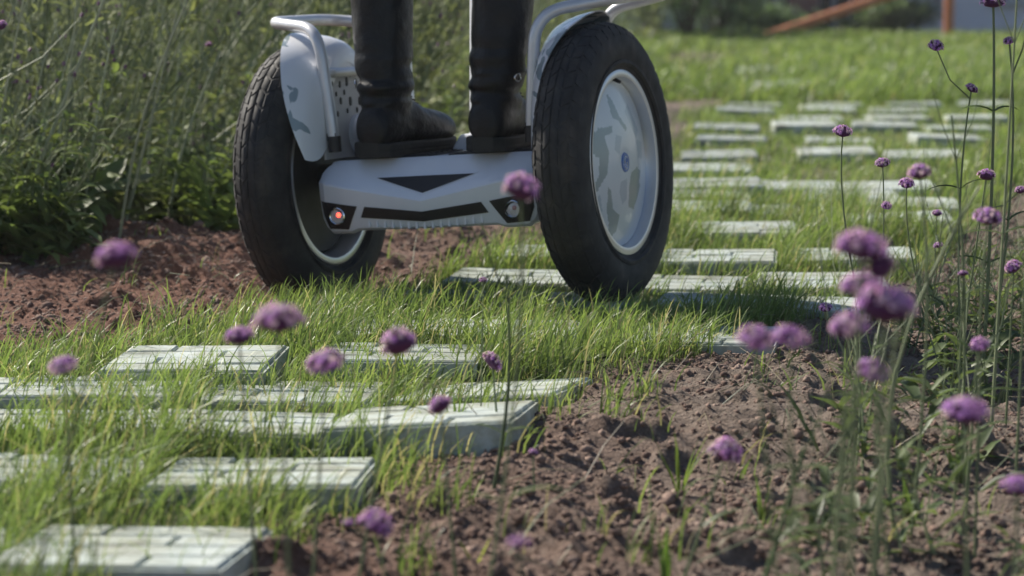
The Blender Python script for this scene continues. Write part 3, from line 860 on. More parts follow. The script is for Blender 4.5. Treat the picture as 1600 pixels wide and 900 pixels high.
FL = [
 ("large blurred purple verbena before the left soil, highest at the left", 2.05, [(180, 404, 58, .2, .3)], 60, dict()),
 ("small purple verbena nearest the left edge, left of the first tile", 2.5, [(100, 574, 42, .3, 0)], 118, dict()),
 ("small purple verbena over the right end of the separate back left tile", 2.5, [(374, 528, 42, .2, .2)], 400, dict()),
 ("wide domed purple verbena just below the left wheel", 2.1, [(436, 503, 70, -.1, -.1)], 452, dict()),
 ("round purple verbena below the domed one and left of the picture's middle", 2.4, [(510, 568, 56, .2, .1)], 488, dict()),
 ("purple verbena tilted right over the grass below the tail panel", 2.5, [(624, 538, 50, .1, .6)], 560, dict()),
 ("bright open verbena beside the tall dark stem near the middle", 3.3, [(769, 566, 38, .9, -.2)], 792, dict()),
 ("pinkish verbena on a tall stem crossing the right tail lamp", 2.35, [(813, 296, 50, -.35, .35)], 752, dict(curve=0.02, leaves=((.35, 2),))),
 ("small tilted verbena in front of the raised tile end", 2.6, [(688, 635, 34, .2, .7)], 714, dict()),
 ("tiny purple verbena bud on a thin stem over bare soil in the middle", 3.0, [(833, 707, 15, .2, 0)], 838, dict(stem_r=.0011)),
 ("purple verbena with a tiny bud to its left low in the foreground grass", 2.3, [(586, 820, 50, .1, .5), (545, 817, 16, 0, 0, .9)], 604, dict()),
 ("purple verbena on a leaning stem over the dark soil, lower right of middle", 2.6, [(1134, 708, 46, .2, .3)], 1062, dict(leaves=((.5, 1),))),
 ("left one of the pair of round verbenas beside the right tile end", 2.15, [(1180, 533, 54, .2, -.1)], 1216, dict()),
 ("right one of the pair of round verbenas beside the right tile end", 2.15, [(1234, 529, 52, .1, .2)], 1240, dict()),
 ("topmost of the clustered blurred verbenas, a wide drooping dome", 2.0, [(1346, 389, 76, -.2, .15), (1376, 418, 44, 0, 1.0, .93)], 1330, dict(stem_r=.0018)),
 ("second verbena from the top of the blurred cluster on the right", 2.1, [(1346, 451, 62, -.1, .1)], 1318, dict()),
 ("widest verbena of the blurred cluster, domed over a green stem", 2.0, [(1384, 482, 84, -.15, .15)], 1362, dict(stem_r=.0019)),
 ("lowest left verbena of the blurred cluster on the right", 2.15, [(1327, 513, 56, .1, .0)], 1300, dict()),
 ("faint round verbena hanging just under the blurred cluster", 2.3, [(1362, 583, 46, .2, .1)], 1390, dict()),
 ("large purple verbena at the right over the leafy weeds", 2.2, [(1508, 647, 66, .1, .0)], 1512, dict(leaves=((.3, 2),))),
 ("small round verbena above the large one at the right", 2.8, [(1532, 541, 32, .2, .1)], 1522, dict()),
 ("blue purple verbena cut by the right edge, low down", 2.2, [(1590, 762, 46, .1, 0)], 1586, dict()),
 ("flat bright verbena on the upper right against the soil", 3.0, [(1543, 341, 46, -.1, .05)], 1500, dict(leaves=((.3, 2), (.55, 2)))),
 ("soft round verbena just behind a sharp small one on the right", 2.9, [(1437, 271, 36, .1, .2)], 1420, dict(curve=.02)),
 ("sharp small verbena in front of a softer round one", 3.9, [(1417, 288, 25, .2, 0)], 1570, dict(curve=-.03, stem_r=.0013)),
 ("small sharp verbena between the tall one and the round pair", 3.9, [(1379, 256, 25, .1, 0), (1385, 322, 17, .3, .2, .8)], 1352, dict(curve=.01, stem_r=.0013)),
 ("sharp verbena standing alone before the far tiles", 4.0, [(1317, 207, 31, .1, 0)], 1430, dict(curve=-.03, stem_r=.0015)),
 ("sharp verbena pair on a long curved stem at the upper right", 4.0, [(1518, 139, 22, .2, .5), (1462, 73, 26, .1, -.2, .965)], 1494, dict(curve=-.02, stem_r=.0016, leaves=((.66, 2),))),
 ("tallest straight verbena whose head touches the upper edge", 3.9, [(1552, 4, 40, -.2, 0)], 1524, dict(curve=.01, stem_r=.0024, leaves=((.35, 2), (.72, 2)))),
 ("small verbena at the upper right corner on a slanting stem", 3.9, [(1577, 64, 20, .3, .3), (1612, 20, 24, 0, 0, .9)], 1512, dict(curve=.03, stem_r=.0019, leaves=((.5, 2),))),
 ("sharp verbena right of the tall straight stem, below the corner", 3.8, [(1541, 275, 28, .2, .3), (1594, 298, 17, .2, 0, .85)], 1446, dict(curve=.0, stem_r=.0015)),
 ("faint small verbena on the raised edge tile", 4.6, [(1464, 334, 16, .2, 0), (1466, 384, 17, .2, 0, .8)], 1440, dict(stem_r=.0011)),
 ("tiny round pink verbena over the bare soil right of the path", 3.3, [(1505, 428, 17, .3, 0)], 1488, dict(stem_r=.0011)),
 ("small bright verbena at the right edge above the soil", 3.5, [(1584, 419, 28, .4, .2)], 1560, dict(stem_r=.0014)),
 ("little open verbena in the wheel's shadow beside the path", 4.1, [(1290, 482, 22, .1, .1)], 1345, dict(stem_r=.001)),
 ("very faint blurred verbena near the lower edge, right of the yellow leaf", 1.75, [(811, 850, 32, .2, .1)], 815, dict(stem_r=.0011)),
 ("small verbena far back among the left weeds", 6.0, [(326, 70, 12, .2, .3)], 190, dict(stem_r=.0016, curve=-.02)),
 ("verbena cut by the left edge among the weeds", 5.0, [(2, 41, 20, .2, .3)], -60, dict(stem_r=.0016)),
 ("tiny verbena in the grass between the wheels", 3.4, [(755, 438, 13, .2, 0)], 748, dict(stem_r=.0009)),
]
for lb, D, heads, foot, kw in FL:
    verbena(lb, D, heads, foot, **kw)
# taller bare stems whose heads stand above the picture or have dropped off
def bare_stem(label, D, top, foot, r_=0.0018, leaves=(), curve=0.0, c=STEM_C2):
    t_ = at(top[0], top[1], D); f_ = at(foot, 900, D)
    k = (t_.z + 0.02) / (t_.z - f_.z)
    base = Vector((t_.x + (f_.x - t_.x) * k, D, 0)); base.z = hz(base.x, D) - 0.01
    e = empty("verbena_stalk", base)
    st = MB(); st.col = c
    P = [(t_ - base) * s + Vector((curve * math.sin(math.pi * s), 0, 0)) for s in [i / 8 for i in range(9)]]
    st.tube(P, [r_ * (1.2 - 0.6 * i / 8) for i in range(9)], n=6)
    rl = random.Random(int(top[0]))
    q = P[-2]
    for s_ in (-1, 1):
        st.tube([q, q + Vector((s_ * 0.02, 0, 0.05)), q + Vector((s_ * 0.03, 0.01, 0.09))], [r_ * 0.5, r_ * 0.4, r_ * 0.3], n=4)
    st.build("stem", M_STEM, e, colours=True)
    for s in leaves:
        for m in range(2):
            lf = MB(); kk = rl.uniform(0.8, 1.3); lf.col = (0.075 * kk, 0.11 * kk, 0.05 * kk)
            a = rl.uniform(-0.5, 0.5) + m * math.pi
            lf.leaf((t_ - base) * s + Vector((curve * math.sin(math.pi * s), 0, 0)), (math.cos(a), math.sin(a) * 0.4, rl.uniform(0.2, 0.7)), rl.uniform(0.04, 0.08), rl.uniform(0.005, 0.009), droop=rl.uniform(0.5, 1.8), nseg=5)
            lf.build("leaf", M_LEAF, e, colours=True, angle=80)
    tag(e, label, "stalk", "bare verbena stalks")
SL = (0.36, 0.40, 0.27)
for a in [
 ("thick grey green stalk slanting across the left weeds to the upper edge", 5.45, (186, -60), -160, .0046, (.25, .45), 0, SL),
 ("thin stalk slanting to the left of the thick one in the left weeds", 5.6, (122, -30), -30, .0030, (.4,), .02, SL),
 ("pale stalk ending at the small bud near the left wheel's guard", 5.9, (345, 80), 120, .0034, (.3, .55), -.02, SL),
 ("stalk beside the left wheel leaning over the red soil", 6.0, (310, 90), 60, .0028, (.35,), 0, SL),
 ("long stalk leaning right from the left edge", 5.5, (75, 60), -230, .0030, (.5,), .03, SL),
 ("upright stalk behind the thick slanting one on the left", 5.9, (112, 90), 128, .0024, (.4, .6), 0, SL),
 ("pale stalk near the far left edge of the weeds", 5.3, (40, -20), -120, .0028, (.3,), 0, SL),
 ("thin stalk in the left weeds right of the small flower", 6.2, (258, -20), 170, .0026, (.5,), .0, SL),
 ("curved thick green stalk arching through the right foreground", 2.9, (1530, 292), 1384, .0022, (.4,), -.045, STEM_C),
 ("straight stalk left of the tall right stems", 3.3, (1487, 180), 1506, .0017, (.3, .5), .01, STEM_C2),
 ("stalk close beside the tallest stem on the right", 3.5, (1590, -20), 1536, .0020, (.45,), .0, STEM_C),
 ("blurred pale stalk rising through the clustered verbenas", 2.2, (1404, 470), 1366, .0022, (), .0, STEM_C),
 ("blurred stalk at the lower right between cluster and large verbena", 2.0, (1330, 600), 1300, .0024, (), .0, STEM_C2),
 ("green stalk with drooping leaves in the lower right foreground", 2.4, (1256, 700), 1196, .0026, (.55, .9), .0, (.09, .14, .05)),
 ("dark tall stalk rising beside the bright open verbena", 3.0, (792, 430), 762, .0022, (.3,), .01, (.07, .10, .05)),
 ("thin stalk at the right edge under the small bright verbena", 3.1, (1606, 330), 1580, .0016, (.4,), .0, STEM_C2),
]:
    bare_stem(*a)
rs_ = random.Random(21)
for q in range(26):
    D_ = rs_.uniform(5.3, 7.4); tx = rs_.uniform(-40, 420); ty = rs_.uniform(-60, 60); ln = rs_.uniform(60, 330)
    if tx > 330 and D_ < 6.2: continue
    kc = rs_.uniform(0.7, 1.15)
    bare_stem("pale bare stalk leaning right " + where_left(at(tx, 400, D_).x, D_), D_, (tx, ty), tx - ln, rs_.uniform(.0018, .0032), (rs_.uniform(.3, .7),), rs_.uniform(-.03, .03), tuple(c * kc for c in SL))
# broad bladed sprouts standing alone
def sprout(label, px, py, D, n, L, w, c, up=0.9):
    p = ground_at(px, py); p = Vector((p.x, p.y, hz(p.x, p.y) - 0.004))
    e = empty("grass_sprout", p); rl = random.Random(px)
    for i in range(n):
        lf = MB(); k = rl.uniform(0.8, 1.2); lf.col = tuple(q * k for q in c)
        a = 6.28 * i / n + rl.uniform(-.4, .4)
        lf.leaf((0, 0, 0), (math.cos(a) * (1 - up), math.sin(a) * (1 - up), up), L * rl.uniform(.6, 1.1), w, droop=rl.uniform(.2, 1.3), nseg=6, fold=.3)
        lf.build("blade", M_GRASS, e, colours=True, angle=80)
    tag(e, label, "grass sprout")
sprout("broad bright green sprout at the lower edge, right of the middle", 1040, 895, 2.6, 4, .085, .008, (.12, .20, .045), .93)
sprout("tuft of long narrow blades on the soil beside the dark hollow", 1062, 738, 3.1, 12, .10, .0032, (.13, .18, .05), .75)
sprout("single yellow green leaf blade low in the middle soil", 742, 862, 2.7, 2, .035, .006, (.30, .34, .07), .7)
sprout("upright blades left of the leaning stalk, lower right", 1190, 780, 2.9, 3, .06, .006, (.13, .19, .05), .9)
sprout("leafy green sprout at the foot of the cluster's stems", 1425, 775, 3.0, 6, .06, .009, (.11, .17, .05), .75)
sprout("flat bright blade lying on soil right of the raised tile", 885, 645, 3.5, 2, .075, .006, (.22, .30, .06), .12)
sprout("green sprout among weeds under the large right verbena", 1500, 715, 3.2, 7, .06, .010, (.10, .16, .05), .7)
sprout("short tuft in front of the raised tile's shaded side", 712, 690, 3.3, 9, .075, .0034, (.12, .18, .05), .8)

# ------------------------------------------------------------------ the two-wheeled scooter
PHI, RHO = R(23.8), R(4.2)
r3 = Vector((math.cos(PHI) * math.cos(RHO), -math.sin(PHI) * math.cos(RHO), math.sin(RHO)))
f3 = Vector((math.sin(PHI), math.cos(PHI), 0))
u3 = r3.cross(f3)
AXR = at(946, 255, 4.72)
ORG = AXR - r3 * 0.29 - u3 * 0.25
MV = Matrix((r3, f3, u3)).transposed().to_4x4(); MV.translation = ORG
scooter = empty("electric_scooter", mat=MV)
tag(scooter, "white two wheeled self balancing scooter with fat black tyres, seen from behind", "scooter")
RAX = 0.25

def smooth_path(pts, rad=0.045, n=6):
    """rounds the corners of a polyline"""
    pts = [Vector(p) for p in pts]; out = [pts[0]]
    for a, b, c in zip(pts, pts[1:], pts[2:]):
        d1, d2 = (a - b), (c - b)
        r_ = min(rad, d1.length * 0.45, d2.length * 0.45)
        p, q = b + d1.normalized() * r_, b + d2.normalized() * r_
        for i in range(n + 1):
            t = i / n
            out.append(p * (1 - t) ** 2 + b * 2 * t * (1 - t) + q * t * t)
    out.append(pts[-1])
    return out

def tyre_mesh():
    mb = MB()
    half = [(-0.034, 0.158), (-0.039, 0.166), (-0.0445, 0.180), (-0.0470, 0.195), (-0.0465, 0.208), (-0.0440, 0.220), (-0.0385, 0.2310), (-0.0300, 0.2390), (-0.0190, 0.2445), (-0.008, 0.2465)]
    prof = half + [(-x, r) for x, r in reversed(half)]
    mb.lathe(prof, n=112, close=False)
    for xr in ((-0.0395, 0.1735), (0.0395, 0.1735)):           # raised rings on the sidewalls
        s = 1 if xr[0] > 0 else -1
        mb.lathe([(xr[0] + s * 0.003, xr[1] - 0.004), (xr[0] + s * 0.0072, xr[1]), (xr[0] + s * 0.0072, xr[1] + 0.003), (xr[0] + s * 0.0065, xr[1] + 0.006)], n=112)
    def rad_at(x):
        return float(np.interp(abs(x), [0, .008, .019, .030, .0385, .044, .0465], [.247, .2465, .2445, .239, .231, .220, .208]))
    def block(x0, x1, a0, a1, skew, h=0.0019):
        rows = []
        for dh, inset in ((-0.003, 0), (h * 0.75, 0.0004), (h, 0.0016)):
            row = []
            for (x, a) in ((x0 + inset, a0 + inset * 4), (x1 - inset, a0 + skew + inset * 4), (x1 - inset, a1 + skew - inset * 4), (x0 + inset, a1 - inset * 4)):
                r_ = rad_at(x) + dh
                row.append((x, r_ * math.cos(a), r_ * math.sin(a)))
            rows.append(row)
        ids = mb.grid(rows, close_u=True)
        mb.face(ids[-1])
    nb = 46
    st = 2 * math.pi / nb
    for k in range(nb):
        a = k * st
        for s in (-1, 1):
            o = 0.5 * st if s > 0 else 0
            block(*sorted((s * 0.0012, s * 0.0135)), a + o, a + o + st * 0.86, s * st * 0.30)
            block(*sorted((s * 0.0155, s * 0.0285)), a + o + st * 0.3, a + o + st * 1.16, -s * st * 0.25)
            block(*sorted((s * 0.0305, s * 0.0435)), a + o, a + o + st * 0.74, s * st * 0.2, 0.0028)
    return mb.mesh("tyre", [M_RUBBER], angle=28)
def rim_mesh(side):
    """side +1: outer face towards +x"""
    mb = MB()
    prof = [(-0.038, 0.150), (-0.0395, 0.158), (-0.0378, 0.1625), (-0.0345, 0.1615), (-0.033, 0.157), (-0.030, 0.151), (-0.020, 0.146), (0.0, 0.143),
            (0.020, 0.1495), (0.030, 0.1525), (0.033, 0.157), (0.0345, 0.1615), (0.0378, 0.1625), (0.0395, 0.158), (0.038, 0.150), (0.030, 0.1500), (0.018, 0.1485), (0.0, 0.139), (-0.018, 0.1425), (-0.030, 0.1462), (-0.038, 0.150)]
    mb.lathe(prof, n=96)
    return mb.mesh("rim", [M_ALU], angle=50)
def inpoly(x, y, poly):
    c = False; n = len(poly); j = n - 1
    for i in range(n):
        xi, yi = poly[i]; xj, yj = poly[j]
        if (yi > y) != (yj > y) and x < (xj - xi) * (y - yi) / (yj - yi) + xi: c = not c
        j = i
    return c
PATCH = [
 [(232, 300), (260, 270), (300, 268), (300, 290), (276, 300), (290, 360), (286, 430), (252, 506), (244, 492), (264, 430), (261, 372), (236, 348)],
 [(288, 150), (305, 180), (326, 240), (350, 280), (345, 294), (320, 252), (302, 242), (292, 190)],
 [(291, 478), (301, 490), (312, 558), (336, 580), (331, 640), (308, 664), (304, 600), (294, 560)],
 [(365, 440), (388, 424), (408, 440), (402, 480), (410, 492), (386, 572), (364, 560), (360, 490)]]
PATCH2 = [
 [(330, 465), (350, 458), (356, 530), (341, 546), (327, 500)], [(345, 222), (360, 198), (377, 240), (402, 300), (387, 322), (360, 262)],
 [(388, 328), (416, 340), (416, 400), (394, 392)], [(250, 520), (272, 500), (282, 560), (268, 600), (256, 560)], [(310, 300), (330, 310), (322, 370), (306, 352)]]
def cover_mesh(side):
    mb = MB()
    def dome(r): return 0.019 + 0.019 * (1 - (max(r, 0.03) / 0.1465) ** 2)
    rs = list(np.linspace(0.0, 0.1465, 48)); na = 168
    rows = []
    for r in rs:
        rows.append([(side * dome(r), r * math.cos(2 * math.pi * k / na), r * math.sin(2 * math.pi * k / na)) for k in range(na)])
    rows.append([(side * 0.014, 0.1472 * math.cos(2 * math.pi * k / na), 0.1472 * math.sin(2 * math.pi * k / na)) for k in range(na)])
    ids = mb.grid(rows, close_u=True)
    # printed camouflage: assigned face by face
    for fi, f in enumerate(mb.f):
        y = sum(mb.v[i][1] for i in f) / 4; z = sum(mb.v[i][2] for i in f) / 4
        cy = 400 - z * 890 * 2.25
        cx = 333 + y * 890 * 2.25 * 0.372 - (400 - cy) * 0.085 + 10 * (1 - (y * y + z * z) / 0.02)
        if any(inpoly(cx, cy, p) for p in PATCH): mb.mi[fi] = 1
        elif any(inpoly(cx, cy, p) for p in PATCH2): mb.mi[fi] = 2
    return mb.mesh("wheel_cover", [M_COVER, M_PATCH, M_PATCH2], angle=50)
TY = tyre_mesh()
def make_wheel(s):
    w = empty("wheel"); w.parent = scooter
    w.location = (s * 0.29, 0, RAX)
    link_mesh("tyre", TY, w)
    rm_ = link_mesh("rim", rim_mesh(s), w); rm_.scale = (s, 1, 1)
    link_mesh("wheel_cover", cover_mesh(s), w)
    mb = MB()                                             # inner motor plate
    x = -s * 0.012
    mb.lathe([(x, 0.001), (x, 0.05), (x + s * 0.004, 0.06), (x + s * 0.004, 0.136), (x + s * 0.01, 0.1415)], n=64)
    mb.build("motor_plate", M_DARK, w, fix=True)
    mb = MB()
    mb.lathe([(s * 0.0380, 0.0005), (s * 0.0388, 0.008), (s * 0.0388, 0.0165), (s * 0.0360, 0.0185)], n=40)
    o = mb.build("hub_badge", M_BLUE, w, fix=True); o.scale = (1, 1.0, 1.0)
    mb = MB()                                             # pale swirl on the badge
    for z0, r0, a0 in ((0.004, 0.0062, 0.5), (-0.005, 0.0062, 3.6)):
        mb.tube([(s * 0.0390, r0 * math.cos(a0 + t), z0 + r0 * math.sin(a0 + t)) for t in np.linspace(0, 3.6, 12)], 0.0011, n=5)
    mb.build("badge_mark", M_COVER, w)
    mb = MB()
    mb.tube([(s * 0.024, 0.0, 0.1475), (s * 0.033, 0, 0.1425), (s * 0.038, 0, 0.140)], [0.004, 0.0032, 0.0028], n=10)
    mb.build("valve", M_BLACK, w)
    return w
for s in (-1, 1): make_wheel(s)

# axle tubes and chassis
mb = MB()
mb.tube([(-0.272, 0, RAX), (0.272, 0, RAX)], 0.024, n=20)
mb.build("axle", M_DARK, scooter)
mb = MB()
mb.box((-0.195, -0.085, 0.19), (0.195, 0.15, 0.262))
mb.build("chassis", M_DARK, scooter, smooth=False, bevel=0.012)
mb = MB()
mb.box((-0.10, -0.06, 0.158), (0.14, 0.12, 0.192))
mb.build("battery_box", M_BLACK, scooter, smooth=False, bevel=0.012)
# standing deck
mb = MB()
mb.box((-0.207, -0.088, 0.262), (0.207, 0.165, 0.2805))
mb.build("deck", M_WHITE, scooter, smooth=False, bevel=0.006)
mb = MB()
mb.box((-0.188, -0.070, 0.2795), (-0.02, 0.150, 0.2845)); mb.box((0.02, -0.070, 0.2795), (0.188, 0.150, 0.2845))
for s in (-1, 1):
    for k in range(9):
        y0 = -0.064 + k * 0.0235
        x0, x1 = sorted((s * 0.026, s * 0.182)); mb.box((x0, y0, 0.284), (x1, y0 + 0.012, 0.2862))
mb.build("foot_mat", M_BLACK, scooter, smooth=False)

# tail shell: sloping upper face, crease, rear face with two lamp pods
def crease_z(u): return 0.2105 + 0.037 * min(1.0, abs(u) / 0.2)
def low_z(u):
    a = abs(u)
    return float(np.interp(a, [0, 0.120, 0.132, 0.145, 0.186, 0.197, 0.205, 0.208], [0.162, 0.1625, 0.1625, 0.1575, 0.1575, 0.166, 0.185, 0.215]))
def top_z(u): return float(np.interp(abs(u), [0, 0.185, 0.199, 0.208], [0.2815, 0.2815, 0.272, 0.252]))
def rear_y(u): return float(np.interp(abs(u), [0, 0.15, 0.190, 0.203, 0.208], [-0.148, -0.143, -0.136, -0.126, -0.112]))
def upper_pt(u, z):
    zc, zt = crease_z(u), 0.2815
    t = (z - zc) / max(1e-4, (zt - zc))
    return Vector((u, rear_y(u) + (t ** 0.9 if t > 0 else 0) * (-0.088 - rear_y(u)), z))
def rear_pt(u, z):
    zc, zl = crease_z(u), 0.16
    t = (zc - z) / (zc - zl)
    return Vector((u, rear_y(u) + 0.018 * t * t, z))
mb = MB()
us = sorted(set([-0.208, -0.2065, -0.203, -0.197, -0.19, -0.186, -0.145, -0.132, -0.12, 0.12, 0.132, 0.145, 0.186, 0.19, 0.197, 0.203, 0.2065, 0.208] + list(np.round(np.linspace(-0.18, 0.18, 37), 4))))
rows = []
for u in us:
    col = [(u, -0.070, max(low_z(u), 0.163) if abs(u) > 0.13 else low_z(u) + 0.004)]
    zl, zc, zt = low_z(u), crease_z(u), top_z(u)
    zc = min(max(zc, zl + 0.004), zt - 0.002)
    col.append(tuple(rear_pt(u, zl) + Vector((0, 0.006, 0))))
    col.append(tuple(rear_pt(u, zl + (zc - zl) * 0.06)))
    for t in (0.3, 0.6, 0.97): col.append(tuple(rear_pt(u, zl + (zc - zl) * t)))
    for t in (0.02, 0.25, 0.5, 0.75, 0.93): col.append(tuple(upper_pt(u, zc + (zt - zc) * t)))
    col.append((u, -0.086, zt)); col.append((u, -0.070, zt - 0.001))
    rows.append(col)
mb.grid(rows)
for r_ in (rows[0], rows[-1]):
    mb.face([mb.vert(p) for p in r_])
mb.build("tail_shell", M_WHITE, scooter, fix=True, angle=24)
def skin_patch(name, poly, fn, off, mat, nsub=14, parent=scooter, thick=0.003):
    """a thin inlaid panel following the shell; poly in (u, z)"""
    mb = MB()
    zs = [p[1] for p in poly]
    us_ = sorted(set([p[0] for p in poly] + list(np.linspace(min(p[0] for p in poly), max(p[0] for p in poly), nsub))))
    def span(u):
        hit = []
        n = len(poly)
        for i in range(n):
            (x0, z0), (x1, z1) = poly[i], poly[(i + 1) % n]
            if abs(x1 - x0) < 1e-9:
                if abs(u - x0) < 1e-9: hit += [z0, z1]
            elif min(x0, x1) - 1e-9 <= u <= max(x0, x1) + 1e-9: hit.append(z0 + (z1 - z0) * (u - x0) / (x1 - x0))
        return min(hit), max(hit)
    rows = []
    for u in us_:
        a, b = span(u)
        col = [fn(u, a + (b - a) * t) + Vector((0, off, 0.0)) for t in np.linspace(0, 1, 6)]
        col = [col[0] + Vector((0, thick, 0))] + col + [col[-1] + Vector((0, thick, 0))]
        rows.append(col)
    mb.grid(rows)
    return mb.build(name, mat, parent, angle=40)
skin_patch("tail_vent_frame", [(-0.102, 0.2535), (0.102, 0.2535), (0.0, 0.2185)], upper_pt, -0.0012, M_WHITE, 20)
skin_patch("tail_vent", [(-0.092, 0.2505), (0.092, 0.2505), (0.0, 0.2225)], upper_pt, -0.0026, M_BLACK, 20)
skin_patch("tail_grille", [(-0.110, 0.2035), (0.0, 0.1915), (0.110, 0.2035), (0.1205, 0.1850), (0.0, 0.1745), (-0.1205, 0.1850)], rear_pt, -0.0015, M_BLACK, 20)
rib = MB(); rib.box((-0.0020, -0.0018, -0.0075), (0.0016, 0.004, 0.0065))
RIB = rib.mesh("tail_rib", [M_WHITE], smooth=False)
for k in range(-7, 8):
    u = k * 0.0152
    o = link_mesh("tail_rib", RIB, scooter); o.location = rear_pt(u, 0.1690 + 0.0075 * abs(u) / 0.12)
for s in (-1, 1):
    pod = [(s * 0.125, 0.2045), (s * 0.2, 0.2155), (s * 0.1985, 0.190), (s * 0.189, 0.1670), (s * 0.150, 0.1650)]
    if s < 0: pod = pod[::-1]
    lamp = empty("tail_lamp"); lamp.parent = scooter
    skin_patch("lamp_recess", pod, rear_pt, -0.0015, M_BLACK, 12, lamp)
    c = rear_pt(s * 0.166, 0.189)
    mb = MB()
    ring = [(0.0118, 0.000), (0.0121, -0.006), (0.0134, -0.0075), (0.0150, -0.0060), (0.0154, 0.001)]
    rows = [[(c.x + r_ * math.cos(2 * math.pi * k / 28), c.y + y_ , c.z + r_ * math.sin(2 * math.pi * k / 28)) for k in range(28)] for r_, y_ in ring]
    mb.grid(rows, close_u=True); mb.build("lamp_bezel", M_CHROME, lamp)
    mb = MB()
    rows = [[(c.x + r_ * math.cos(2 * math.pi * k / 24), c.y + y_, c.z + r_ * math.sin(2 * math.pi * k / 24)) for k in range(24)] for r_, y_ in ((0.0119, -0.0032), (0.0075, -0.0052), (0.003, -0.006), (0.0004, -0.0062))]
    mb.grid(rows, close_u=True); mb.build("lamp_lens", M_LENS, lamp)
    for j, (dx, dz) in enumerate(((0.0026, 0.0018), (0.0045, -0.0036), (-0.004, -0.003))):
        mb = MB(); rr_ = 0.0046 if j == 0 else 0.0022
        mb.grid([[(c.x + dx + q * math.cos(2 * math.pi * k / 12), c.y - 0.0062 + y_, c.z + dz + q * math.sin(2 * math.pi * k / 12)) for k in range(12)] for q, y_ in ((rr_, 0.001), (rr_ * 0.6, -0.0008), (0.0002, -0.0012))], close_u=True)
        mb.build("lamp_led", M_LED if s < 0 and j == 0 else (M_LED_DIM if j == 0 else M_LENS), lamp)
    if s < 0: lamp["label"] = "lit red left tail lamp"
    else: lamp["label"] = "unlit right tail lamp"

_T = Matrix.Translation((-0.004, 0, 0.2815)) @ Matrix.Diagonal((1.035, 1.0, 1.045, 1.0)) @ Matrix.Translation((0, 0, -0.2815))
for o in list(scooter.children):
    if o.name.split('.')[0].startswith("tail_"): o.matrix_basis = _T @ o.matrix_basis

# mudguards with an inner panel, a flange over the tyre, vents and a hub dome
EDGE = [(-0.160, .040, .221), (-0.173, .10, .236), (-0.169, .158, .250), (-0.148, .200, .263), (-0.112, .236, .279), (-0.064, .259, .295), (-0.01, .268, .302), (0.045, .258, .297), (0.085, .234, .283), (0.118, .196, .266), (0.135, .145, .250), (0.138, .090, .236), (0.130, .040, .221)]
INNER = [(-0.122, .040), (-0.118, .10), (-0.103, .150), (-0.080, .186), (-0.052, .212), (-0.022, .230), (0.008, .237), (0.036, .230), (0.060, .211), (0.083, .180), (0.100, .135), (0.105, .085), (0.100, .040)]
def catmull(Ps, m=4):
    O = [Vector(p) for p in Ps]; D = []
    for i in range(len(O) - 1):
        p0, p1, p2, p3 = O[max(i - 1, 0)], O[i], O[i + 1], O[min(i + 2, len(O) - 1)]
        for t in [q / m for q in range(m)]:
            D.append(0.5 * ((2 * p1) + (p2 - p0) * t + (2 * p0 - 5 * p1 + 4 * p2 - p3) * t * t + (3 * p1 - p0 - 3 * p2 + p3) * t ** 3))
    D.append(O[-1]); return D
